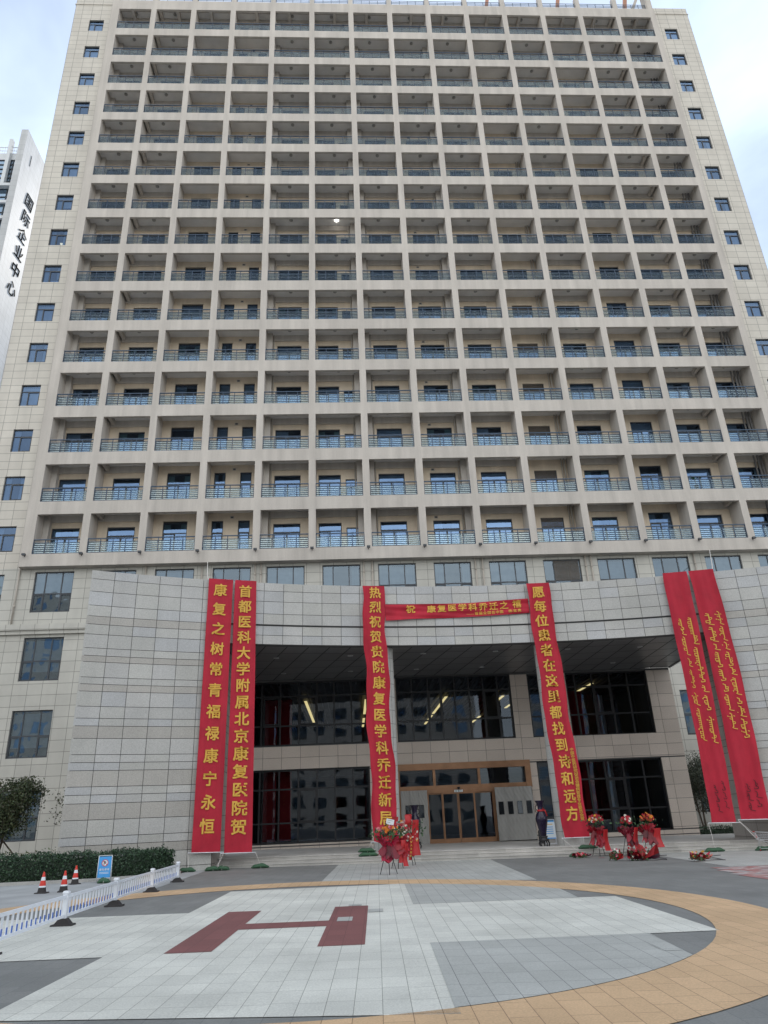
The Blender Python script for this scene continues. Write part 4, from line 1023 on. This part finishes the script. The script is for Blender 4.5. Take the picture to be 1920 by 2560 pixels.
# ================================================================= CONES
def cone(x,y,label,rz=0):
    t=thing('traffic_cone',label,'cone',(x,y,G(x)),rz,'traffic cones by the hedge')
    m=MB('rubber'); m.hexa([(sx*.165,sy*.165,0) for sx,sy in ((-1,-1),(1,-1),(1,1),(-1,1))]+[(sx*.15,sy*.15,.035) for sx,sy in ((-1,-1),(1,-1),(1,1),(-1,1))]); m.lathe([(.12,.035),(.098,.16)],n=20); put('base', m, t)
    m=MB(['conered','signwhite']); R_=lambda z:.098+(.022-.098)*(z-.16)/(.56-.16)
    for z0,z1,k in ((.16,.20,1),(.20,.34,0),(.34,.43,1),(.43,.56,0)): m.lathe([(R_(z0),z0),(R_(z1),z1)],n=20,m=k)
    m.lathe([(.022,.56),(.001,.565)],n=20); put('striped_body', m, t)
cone(-8.97,23.7,'red and white traffic cone at the far left of the drive'); cone(-8.45,23.95,'red and white traffic cone, middle one, close beside the leftmost cone',.3); cone(-9.15,26.9,'red and white traffic cone standing alone nearest the hedge and the blue sign',.6)
# ================================================================= NO PARKING SIGN
t=thing('no_parking_sign','blue A-frame no parking sign with pale edges standing before the hedge','sign',(-8.30,27.1,G(-8.3)),.14)
m=MB('bgrey'); lean=.14
fr_=lambda x,z:(x,lean*z*.6,z)
for x in (-.22,.22): m.tube([fr_(x,.02),fr_(x*.96,.82)],.014,6)
m.tube([fr_(-.212,.82),fr_(.212,.82)],.014,6); m.tube([fr_(-.22,.14),fr_(.22,.14)],.012,6)
for x in (-.2,.2): m.tube([fr_(x,.80),(x,.32,.02)],.012,6)
put('tube_frame', m, t)
m=MB('signblue'); m.grid(lambda u,v:(fr_(-.2+.4*u,.16+.63*v)[0],fr_(0,.16+.63*v)[1]-.012,.16+.63*v),1,1); m.grid(lambda u,v:(fr_(.2-.4*u,.16+.63*v)[0],fr_(0,.16+.63*v)[1]-.004,.16+.63*v),1,1); pnl=put('blue_panel', m, t)
m=MB(['signwhite','signred','dframe'])
F_=lambda x,z,o=.016:(x,fr_(0,z)[1]-o,z)
n=28
m.face([F_(.105*math.cos(2*math.pi*k/n),.60+.105*math.sin(2*math.pi*k/n),.0155) for k in range(n)])
for k in range(n):
    a0,a1_=2*math.pi*k/n,2*math.pi*(k+1)/n
    m.face([F_(.105*math.cos(a0),.6+.105*math.sin(a0),.018),F_(.105*math.cos(a1_),.6+.105*math.sin(a1_),.018),F_(.085*math.cos(a1_),.6+.085*math.sin(a1_),.018),F_(.085*math.cos(a0),.6+.085*math.sin(a0),.018)],1)
stamp(m,'P',lambda x,z:F_(x,z,.017),0,.6,.17,.17,2)
m.face([F_(-.072,.655,.019),F_(-.060,.668,.019),F_(.072,.545,.019),F_(.060,.532,.019)],1)
for i,ch in enumerate('请勿停车'): stamp(m,ch,lambda x,z:F_(x,z),-.125+.083*i,.40,.075,.075)
for k in range(2): m.face([F_(-.15,.31-.035*k),F_(.15,.31-.035*k),F_(.15,.322-.035*k),F_(-.15,.322-.035*k)])
put('sign_face', m, pnl)
bag(-8.22,26.92,G(-8.2),.1,.36,'small green sandbag on the foot of the blue sign')
# ================================================================= VASES
def vase(x,y,label,ribbon):
    t=thing('floor_vase',label,'vase',(x,y,G(x)+.36),0,'tall purple vases by the entrance doors')
    m=MB('vasebase')
    for k in range(5): a=2*math.pi*k/5; m.tube([(.20*math.cos(a),.20*math.sin(a),0),(.23*math.cos(a),.23*math.sin(a),.12),(.16*math.cos(a),.16*math.sin(a),.22)],[.03,.035,.03],6)
    m.lathe([(.001,.2),(.22,.2),(.24,.24),(.22,.28),(.15,.30),(.17,.36),(.20,.40),(.001,.41)],n=24); put('carved_stand', m, t)
    m=MB('vase'); m.lathe([(.13,.40),(.14,.46),(.15,.55),(.21,.80),(.255,1.02),(.26,1.15),(.22,1.30),(.14,1.40),(.12,1.50),(.125,1.62),(.16,1.74),(.22,1.84),(.225,1.86),(.19,1.855),(.11,1.7)],n=32)
    v=put('vase_body', m, t)
    m=MB('vasebase')
    for s in (-1,1): m.tube([(s*.13,0,1.45),(s*.21,0,1.5),(s*.22,0,1.62),(s*.15,0,1.68)],.02,6); m.tube([(s*.2,0,1.5),(s*.24,0,1.42),(s*.2,0,1.36)],.015,6)
    put('handle', m, v)
    if ribbon:
        m=MB('ribbon'); m.lathe([(.135,1.40),(.165,1.42),(.165,1.46),(.13,1.48)],n=20); m.grid(lambda u,v_:(.13+.10*v_+.04*u,-.10-.03*math.sin(v_*5),1.44-.26*v_+.05*u),3,6); m.grid(lambda u,v_:(.05+.1*v_,-.14-.02*u,1.46+.05*math.sin(v_*6)+.05*u),3,6); put('red_ribbon', m, t)
vase(8.42,34.45,'tall purple glazed vase with a red ribbon by the right column',True); vase(2.92,36.3,'tall purple glazed vase hidden behind the flower stands at the left column',False)
# notice board beside the vase
t=thing('notice_board','small white and pale blue folding notice board between the vase and the right column','sign',(9.20,36.3,G(9.2)+.36),-.1)
m=MB('white'); 
for x in (-.26,.26): m.tube([(x,0,0),(x,.12,1.04)],.014,6); m.tube([(x,.12,1.04),(x,.3,0)],.014,6)
m.tube([(-.26,.12,1.04),(.26,.12,1.04)],.014,6); m.tube([(-.26,0,.02),(.26,0,.02)],.012,6); put('folding_frame', m, t)
NB=lambda x,z,o=0:(x,.115*z-.012-o,z)
m=MB('signwhite'); m.face([NB(-.25,.22),NB(.25,.22),NB(.25,1.0),NB(-.25,1.0)]); pn=put('board', m, t)
m=MB(['signblue','gold']); 
for z in (.84,.72,.63,.54,.45): 
    k=1 if z==.84 else 0; m.face([NB(-.17,z-.016,.004),NB(.17,z-.016,.004),NB(.17,z+.016,.004),NB(-.17,z+.016,.004)],k)
m.face([NB(-.25,.94,.004),NB(.25,.94,.004),NB(.25,1.0,.004),NB(-.25,1.0,.004)]); m.face([NB(-.25,.22,.004),NB(.25,.22,.004),NB(.25,.27,.004),NB(-.25,.27,.004)]); put('printed_notice', m, pn)
m=MB('spot'); m.lathe([(.12,0),(.12,.55),(.10,.58),(.001,.585)],n=16); o=put('waste_bin', m, None, (9.0,37.3,G(9)+.36)); tag(o,'dark blue bin half hidden behind the white notice board','bin')
# ================================================================= FLOWER STANDS
PET=dict(orange=[(.75,.22,.03),(.70,.30,.05)],pink=[(.72,.22,.28),(.75,.40,.42)],red=[(.42,.02,.03),(.5,.03,.05)],white=[(.75,.70,.62),(.8,.78,.7)],gold=[(.75,.42,.05)])
GREEN=[(.035,.09,.03),(.05,.12,.04),(.025,.06,.025)]
def flower(mb,c,r,cols,rnd):
    c=Vector(c); k=rnd.choice(cols); d=Vector((rnd.gauss(0,.5),-1,rnd.gauss(.4,.4))).normalized()
    a=d.cross(Vector((0,0,1))).normalized(); b=d.cross(a)
    for ring,(rr,tilt,n) in enumerate(((1,.25,7),(.65,.6,6),(.3,1.0,4))):
        for i in range(n):
            an=2*math.pi*(i+ring*.5)/n; u=a*math.cos(an)+b*math.sin(an); w=a*-math.sin(an)+b*math.cos(an)
            tip=c+u*r*rr+d*r*tilt*.7; f=rnd.uniform(.8,1.15)
            mb.face([c+d*r*.1*ring,c+u*r*rr*.6+w*r*.28*rr+d*r*tilt*.4,tip,c+u*r*rr*.6-w*r*.28*rr+d*r*tilt*.4],0,tuple(x*f for x in k))
def stand(x,y,z,rz,label,palette,seed,h=1.35,wrap=(1,1,1),ribb=(),tall=False,card=None,w=.34,group='opening flower stands in front of the entrance',nl=200,drape=0):
    rnd=random.Random(seed); t=thing('flower_stand',label,'flower stand',(x,y,z),rz,group)
    for k in range(3 if not tall else 4):
        n=3 if not tall else 4
        an=2*math.pi*k/n+rnd.uniform(-.3,.3)+.5; m=MB('black')
        m.tube([(.30*math.cos(an),.30*math.sin(an),.01),(.03*math.cos(an),.03*math.sin(an),.85)],.013,6); put('leg', m, t)
    m=MB('wrapred')      # folded paper cone, several sheets
    for s in range(9):
        an=2*math.pi*s/9+rnd.uniform(-.3,.3); wv=rnd.uniform(.55,1.25); tv=rnd.uniform(.7,1.35); hh=rnd.uniform(.35,.6); ph=rnd.uniform(0,6)
        t0=tuple(c*tv for c in wrap)
        def f(u,v):
            A_=an+(u-.5)*wv*(.35+v); R_=.05+.31*v**1.1+.04*math.sin(u*13+ph)*v; zz=.62+hh*v+.05*math.sin(u*9+ph)*v-.35*max(0,v-.8)
            return (R_*math.cos(A_),R_*math.sin(A_)*.8,zz)
        m.grid(f,8,8,0,t0,False)
    for s in range(3):
        an=-1.57+rnd.uniform(-.7,.7); ph=rnd.uniform(0,6); L=rnd.uniform(.3,.5)
        m.grid(lambda u,v:(.12*math.cos(an)+(u-.5)*(.10+.26*v)+.03*math.sin(v*7+ph),-.14-.10*v+.03*math.sin(u*8+ph),.85-L*v+.05*math.sin(u*7)),6,8,0,tuple(c*rnd.uniform(.8,1.3) for c in wrap),False)
    for s in range(drape):      # big loose sheets of wrapping paper fanning outwards
        an=rnd.uniform(-2.9,-.2); L=rnd.uniform(.30,.52); ww=rnd.uniform(.16,.34); ph=rnd.uniform(0,6); z0_=rnd.uniform(.85,1.12); tv=rnd.choice((.25,.5,.8,1.1))
        m.grid(lambda u,v:((.08+.26*v)*math.cos(an)+(u-.5)*ww*(.35+v)*-math.sin(an)+.03*math.sin(u*9+ph),(.08+.20*v)*math.sin(an)+(u-.5)*ww*(.35+v)*.4*math.cos(an)-.04,z0_-L*v+.07*math.sin(u*7+ph)*v),7,7,0,tuple(c*tv for c in wrap),False)
    put('paper_wrap', m, t)
    m=MB('leaf'); P_=[(rnd.gauss(0,w*.8),rnd.gauss(0,.16),h-.12+rnd.gauss(0,.10)) for _ in range(nl)]; leafcloud(m,P_,.12,GREEN,rnd); put('foliage', m, t)
    m=MB('petal')
    for _ in range(64 if not tall else 140):
        if tall: a=rnd.uniform(-1,1); b_=rnd.uniform(-.75,1); c=(a*w*.85,-.16-.06*rnd.random(),h-.25+b_*.42)
        else: a=rnd.uniform(0,6.28); q=math.sqrt(rnd.random()); c=(w*q*math.cos(a),-.05+.22*q*math.sin(a)-.04,h+.13*(1-q)+rnd.uniform(-.13,.05))
        flower(m,c,rnd.uniform(.045,.068),PET[rnd.choice(palette)],rnd)
    put('flowers', m, t)
    for (xr,zr,L,ws) in ribb:
        m=MB('ribbon'); m.grid(lambda u,v:(xr+ws*(u-.5)*(.75+.35*v)+.03*math.sin(v*4+xr*9),-.25-.04*math.sin(v*5+xr*7)-.02*math.sin(u*6),zr-L*v),4,14,0,(1,1,1),False); o=put('red_ribbon', m, t)
        if ws<.14:
            g=MB('gold')
            for i in range(6): stamp(g,'开业大吉祝贺'[i],lambda xx,zz:(xx+.05*math.sin((zr-zz)/L*4+xr*9)*.6,-.285-.04*math.sin((zr-zz)/L*5+xr*7),zz),xr,zr-.1-i*L/7,.085,.085)
            put('gold_lettering', g, o)
    if card:
        xc,zc,wc,hc,key,an=card; m=MB([key,'ink']); ca,sa=math.cos(an),math.sin(an)
        q=lambda a,b,o=0:(xc+a*ca-b*sa,-.20-o-.1*b,zc+a*sa+b*ca)
        m.face([q(-wc,-hc),q(wc,-hc),q(wc,hc),q(-wc,hc)]); m.face([q(wc,-hc,-.004),q(-wc,-hc,-.004),q(-wc,hc,-.004),q(wc,hc,-.004)])
        for k in range(2): m.face([q(-wc*.7,hc*(.45-.7*k),.003),q(wc*(.6-.5*k),hc*(.45-.7*k),.003),q(wc*(.6-.5*k),hc*(.55-.7*k),.003),q(-wc*.7,hc*(.55-.7*k),.003)],1)
        m.tube([q(0,-hc),(xc*.8,-.1,zc-.35)],.006,4); put('card', m, t)
stand(1.16,26.2,G(1.2),0,'flower stand nearest the camera with orange and pink blooms, a white card and crimson wrap',['orange','pink','pink','orange','red'],21,1.36,(1.0,1,1.8),(),drape=4,nl=150,card=(.10,1.58,.13,.085,'signwhite',-.22),w=.38)
stand(1.66,29.0,G(1.7),.2,'middle flower stand of the front group with dark red blooms and broad ribbon',['red','pink','red','white'],22,1.38,(1,1,1),((.10,.95,.75,.22),(.22,.8,.72,.17)),drape=5,nl=120,card=(-.12,1.66,.12,.08,'redin',-.1),w=.36)
stand(2.20,30.6,G(2.2),0,'tall flower stand rearmost in the front group, with white lilies and lettered ribbon',['white','pink','red','white','orange'],23,1.42,(1,1,1),((.24,1.6,1.25,.30),(.02,1.05,.85,.12),(-.05,1.78,.55,.26)),tall=True,card=(.0,1.72,.12,.09,'ribbon',0),w=.36)
stand(10.15,32.3,G(10.1),-.1,'flower stand beside the right column banner with yellow and white blooms above dark paper',['gold','white','red','red','red'],24,1.42,(.8,.8,.8),((.30,1.0,.8,.22),),drape=4,nl=80,group='opening flower stands right of the right column',w=.28)
stand(11.15,31.6,G(11.1),.3,'slimmer flower stand in the middle right of the column with white and red blooms',['white','red','red','red'],25,1.34,(.6,.7,1.0),((.26,1.05,.85,.24),),drape=4,nl=60,group='opening flower stands right of the right column',w=.2)
stand(11.95,31.4,G(11.9),.1,'flower stand furthest right of the column with red paper and orange blooms',['orange','red','red','gold'],26,1.40,(.85,.8,.9),((.30,1.0,.7,.34),),drape=5,nl=70,group='opening flower stands right of the right column',w=.30)
def fallen(x,y,label,wrap,seed,s=.42,h=.38,palette=('red','white'),sticks=True,gold=False):
    rnd=random.Random(seed); t=thing('fallen_bouquet',label,'bouquet',(x,y,G(x)),rnd.uniform(-.3,.3),'bouquets lying on the paving')
    m=MB('wrapred')
    for k in range(13):
        an=rnd.uniform(-.3,3.44) if k%2 else rnd.uniform(0,6.28); ph=rnd.uniform(0,6); L=s*rnd.uniform(.6,1.1); hh=h*rnd.uniform(.4,1.1)
        tt=tuple(c*rnd.choice((.15,.5,.8,1.2)) for c in wrap)
        if gold and k%3==0: tt=(1.5,22,6)
        m.grid(lambda u,v:(L*v*math.cos(an+(u-.5)*1.3),L*.6*v*math.sin(an+(u-.5)*1.3),max(.006,.02+hh*v*(1-.25*v)*(.5+.5*math.sin(u*6+ph))+.06*v)),6,6,0,tt,False)
    put('paper_wrap', m, t)
    if sticks:
        for k in range(3):
            a=rnd.uniform(-.25,.5); m=MB('black'); m.tube([(.1,0,.08+.05*k),(.1+.75*math.cos(a),-.55*math.sin(a)+.1*k,.02+.13*(k==1))],.013,6); put('leg', m, t)
    m=MB('petal')
    for _ in range(12): flower(m,(rnd.uniform(-s*.8,s*.3),-s*.3+rnd.uniform(-.1,.1),rnd.uniform(.08,h)),.045,PET[rnd.choice(palette)],rnd)
    put('flowers', m, t)
    m=MB('leaf'); leafcloud(m,[(rnd.uniform(-s,s*.4),-s*.3+rnd.uniform(-.15,.15),rnd.uniform(.03,h*.7)) for _ in range(70)],.09,GREEN,rnd); put('foliage', m, t)
fallen(9.72,29.0,'small upright red bouquet with white roses on the paving left of the fallen heap',(1,1,1),31,.26,.42,('white','pink'),False)
fallen(10.55,28.6,'large heap of dark red and black paper bouquets fallen below the flower stands',(.7,.6,.8),32,.62,.58,('red','red','red','red','white'))
fallen(12.05,27.2,'bouquet in gold and pink paper lying alone with its black legs',(1.2,1,1.8),33,.42,.32,('pink','gold'),gold=True)
fallen(9.15,31.5,'low red wreath with leaves fallen against the steps by the right column banner',(1.1,1,1),34,.38,.16,('red','pink'),False)
m=MB('ribbon'); m.grid(lambda u,v:(-.9+1.8*u,.12*(v-.5),.006+.006*math.sin(u*20)),18,2,0,(1,1,1),False); o=put('fallen_ribbon', m, None, (10.6,31.2,G(10.6)),-.04); tag(o,'red ribbon lying flat on the paving under the standing bouquets','ribbon')
# ================================================================= SHOPPING TROLLEY
t=thing('shopping_trolley','wire shopping trolley with red handle and red seat parked by the right wall','shopping cart',(16.95,31.85,G(17)),-.35)
m=MB('chrome')
zt0,zb0=.68,.42
T_=[(-.30,-.20),(.34,-.16),(.34,.16),(-.30,.20)]; Bt=[(-.20,-.16),(.30,-.13),(.30,.13),(-.20,.16)]
for q,z in ((T_,zt0),(Bt,zb0)):
    for k in range(4): m.tube([(*q[k],z+(.04 if k in (0,3) and z>.6 else 0)),(*q[(k+1)%4],z+(.04 if (k+1)%4 in (0,3) and z>.6 else 0))],.008,5)
for k in range(4):
    for j in range(9):
        a=Vector((*T_[k],zt0)).lerp(Vector((*T_[(k+1)%4],zt0)),j/8); b=Vector((*Bt[k],zb0)).lerp(Vector((*Bt[(k+1)%4],zb0)),j/8); m.tube([a,b],.004,4)
for f_ in (.33,.66):
    for k in range(4): m.tube([Vector((*T_[k],zt0)).lerp(Vector((*Bt[k],zb0)),f_),Vector((*T_[(k+1)%4],zt0)).lerp(Vector((*Bt[(k+1)%4],zb0)),f_)],.004,4)
for j in range(7): a=Vector((*Bt[0],zb0)).lerp(Vector((*Bt[1],zb0)),j/6); b=Vector((*Bt[3],zb0)).lerp(Vector((*Bt[2],zb0)),j/6); m.tube([a,b],.004,4)
put('wire_basket', m, t)
m=MB('chrome')
for s in (-1,1):
    m.tube([(-.34,s*.20,.72),(-.22,s*.17,.40),(-.26,s*.2,.12),(-.2,s*.2,.10),(.32,s*.15,.10)],.011,6); m.tube([(-.22,s*.17,.40),(.10,s*.15,.34),(.30,s*.15,.12)],.011,6)
m.tube([(-.26,-.2,.12),(-.26,.2,.12)],.010,6); m.tube([(.32,-.15,.1),(.32,.15,.1)],.010,6); put('chassis', m, t)
m=MB('conered'); m.tube([(-.35,-.22,.735),(-.35,.22,.735)],.018,8); put('handle', m, t)
m=MB('conered'); m.box(-.28,-.265,-.11,.11,.50,.64); m.tube([(.34,-.17,.69),(.34,.17,.69)],.012,6); put('plastic_seat', m, t)
for x_,y_ in ((-.26,-.2),(-.26,.2),(.32,-.15),(.32,.15)):
    m=MB(['rubber','conered']); m.tube([(x_,y_-.014,.045),(x_,y_+.014,.045)],.045,14); m.tube([(x_,y_-.016,.045),(x_,y_+.016,.045)],.02,10,1); put('wheel', m, t)
# ================================================================= VEGETATION
def hedge(name,label,front,depth,h,dens,seed,zoff=.05):
    rnd=random.Random(seed); t=thing(name,label,'hedge',(front[-1][0],front[-1][1],G(front[-1][0])))
    o0=Vector((front[-1][0],front[-1][1],G(front[-1][0]))); lf=MB('leaf'); core=MB('leaf'); pts=[]
    for a,b in zip(front[:-1],front[1:]):
        a=Vector(a);b=Vector(b);d=(b-a).normalized(); nrm=Vector((-d.y,d.x)); L=(b-a).length
        n=max(2,int(L/.5))
        for k in range(n):
            p=a.lerp(b,k/n); q=a.lerp(b,(k+1)/n); hh=h*rnd.uniform(.90,1.0)-.06
            P=[(p+nrm*.10),(q+nrm*.10),(q+nrm*depth),(p+nrm*depth)]
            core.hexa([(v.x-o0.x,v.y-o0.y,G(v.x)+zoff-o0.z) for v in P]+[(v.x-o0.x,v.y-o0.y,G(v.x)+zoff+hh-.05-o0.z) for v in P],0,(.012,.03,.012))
        for _ in range(int(L*dens)):
            u=rnd.random(); k=rnd.random()
            if k<.62: p=a.lerp(b,u)+nrm*rnd.gauss(.07,.045); z=rnd.uniform(.02,h)
            else: p=a.lerp(b,u)+nrm*rnd.uniform(0,depth); z=h+rnd.gauss(-.03,.05)
            z+= .04*math.sin(p.x*5)+.03*math.sin(p.x*13)
            pts.append((p.x-o0.x,p.y-o0.y,G(p.x)+zoff+z-o0.z))
    e=Vector(front[-1]); dd=(Vector(front[-1])-Vector(front[-2])).normalized(); nn=Vector((-dd.y,dd.x))
    for _ in range(int(depth*dens*.8)): p=e+nn*rnd.uniform(0,depth)+dd*rnd.gauss(.02,.05); pts.append((p.x-o0.x,p.y-o0.y,G(p.x)+zoff+rnd.uniform(0,h)-o0.z))
    leafcloud(lf,pts,.085,[(.028,.062,.03),(.038,.085,.038),(.022,.048,.026),(.05,.10,.05),(.03,.05,.035)],rnd,flat=1)
    put('hedge_core', core, t); put('leaves', lf, t)  # inner blocks in a darkened leaf colour fill the hedge behind its leaves
hedge('hedge','long clipped dark green hedge in front of the left curved wall',[(-22,26.45),(-11.8,27.5),(-9.0,28.05),(-7.55,29.0),(-6.75,30.3)],1.5,.80,1500,41)
hedge('hedge','low clipped hedge seen through the gap right of the entrance hall',[(19.2,44.6),(26,44.6)],1.4,.55,500,42,.1)
m=MB('p_kerb'); m.box(18.9,26,44.2,44.45,-.3,.12); o=put('kerb', m, kind='structure')
def tree(name,label,x,y,z,h,cr,seed,cols,dens=2600,spread=1.,base=.38,group='small broadleaf trees around the building'):
    rnd=random.Random(seed); t=thing(name,label,'tree',(x,y,z),0,group); m=MB('bark'); tips=[]
    for s in range(3 if spread>0 else 1):
        lean=(rnd.uniform(-.25,.25),rnd.uniform(-.2,.2)); b=[(rnd.uniform(-.05,.05),rnd.uniform(-.05,.05),0)]
        for k in range(1,5): b.append((b[-1][0]+lean[0]*.4+rnd.uniform(-.04,.04),b[-1][1]+lean[1]*.4,h*.16*k))
        m.tube(b,[.06,.05,.042,.035,.025],6)
        for k in range(9):
            p=Vector(b[rnd.choice((2,3,4))]); a=rnd.uniform(0,6.28); L=cr*rnd.uniform(.6,1.05)
            q=p+Vector((math.cos(a)*L*.5,math.sin(a)*L*.5,h*rnd.uniform(.08,.2))); w=q+Vector((math.cos(a+.3)*L*.5,math.sin(a+.3)*L*.5,h*rnd.uniform(.05,.18)))
            m.tube([p,q,w],[.022,.014,.006],5); tips += [q,w,w]
            for _ in range(3): e_=w+Vector((rnd.gauss(0,.25),rnd.gauss(0,.25),rnd.uniform(0,.35))); m.tube([w,e_],[.006,.003],4); tips.append(e_)
    put('trunk', m, t)
    m=MB('leaf'); P_=[]
    for q in tips:
        r_=cr*rnd.uniform(.16,.34)
        for _ in range(int(dens/len(tips))): P_.append((q.x+r_*max(-1.7,min(1.7,rnd.gauss(0,1))),q.y+rnd.gauss(0,r_),q.z+r_*.75*max(-1.7,min(1.7,rnd.gauss(0,1)))))
    leafcloud(m,P_,.10,cols,rnd,flat=.8); put('crown', m, t)
OL=[(.05,.075,.03),(.075,.10,.04),(.035,.055,.025),(.10,.11,.05),(.06,.06,.035)]
tree('broadleaf_tree','small bushy tree with propped trunks at the left edge behind the hedge',-14.75,33.2,G(-14)+.05,3.35,.92,51,OL,15000)
tree('broadleaf_tree','tree mostly hidden behind the left end of the curved wall',-11.55,34.0,G(-11)+.05,3.3,.8,52,OL,4000)
tree('broadleaf_tree','dense grey green tree in the gap right of the entrance hall',21.1,46.0,0,4.0,1.0,53,[(.045,.06,.035),(.07,.085,.05),(.03,.04,.03),(.10,.11,.08)],13000)
m=MB('bark'); 
for a in (-.6,.5,1.6): m.tube([(a,-.3,0),(a*.15,0,1.3)],.03,6)
o=put('tree_props', m, None, (-14.6,33.1,G(-14))); tag(o,'wooden props tied round the trunk of the small left tree','tree support')
# low weeds along the wall behind the hedge
rnd=random.Random(61); m=MB('leaf'); P_=[(rnd.uniform(-20,-11.5),rnd.uniform(29.4,33),rnd.uniform(.05,.95)*rnd.random()+.3) for _ in range(5200)]
leafcloud(m,P_,.09,[(.07,.12,.03),(.05,.09,.03),(.10,.12,.04)],rnd,flat=.6)
o=put('ground_cover', m, None, (0,0,0)); o['kind']='stuff'; o['label']='yellow green shrubs behind the hedge'; o['category']='shrubs'
# potted agave on a balcony
t=thing('balcony_plant','green broad-leaved plant rising over the railing of a lower right balcony','plant',(XL[12]+.75,YF+.45,zt(13)-2.75))
m=MB('leaf'); rnd=random.Random(7)
for k in range(11):
    a=rnd.uniform(0,6.28); L=rnd.uniform(.45,.85); w=.13
    def f(u,v): 
        r_=L*v; return (r_*math.cos(a)-(u-.5)*w*math.sin(v*3.0+.15)*math.sin(a), r_*.6*math.sin(a)+(u-.5)*w*math.sin(v*3.0+.15)*math.cos(a), .75+.75*v-.55*v*v)
    m.grid(f,2,7,0,(.03,.13,.045))
m.tube([(0,0,.2),(0,0,.8)],.03,6,0,(.08,.10,.04)); put('leaves', m, t)
m=MB('bark'); m.lathe([(.12,0),(.17,.35),(.001,.35)],n=16); put('pot', m, t)
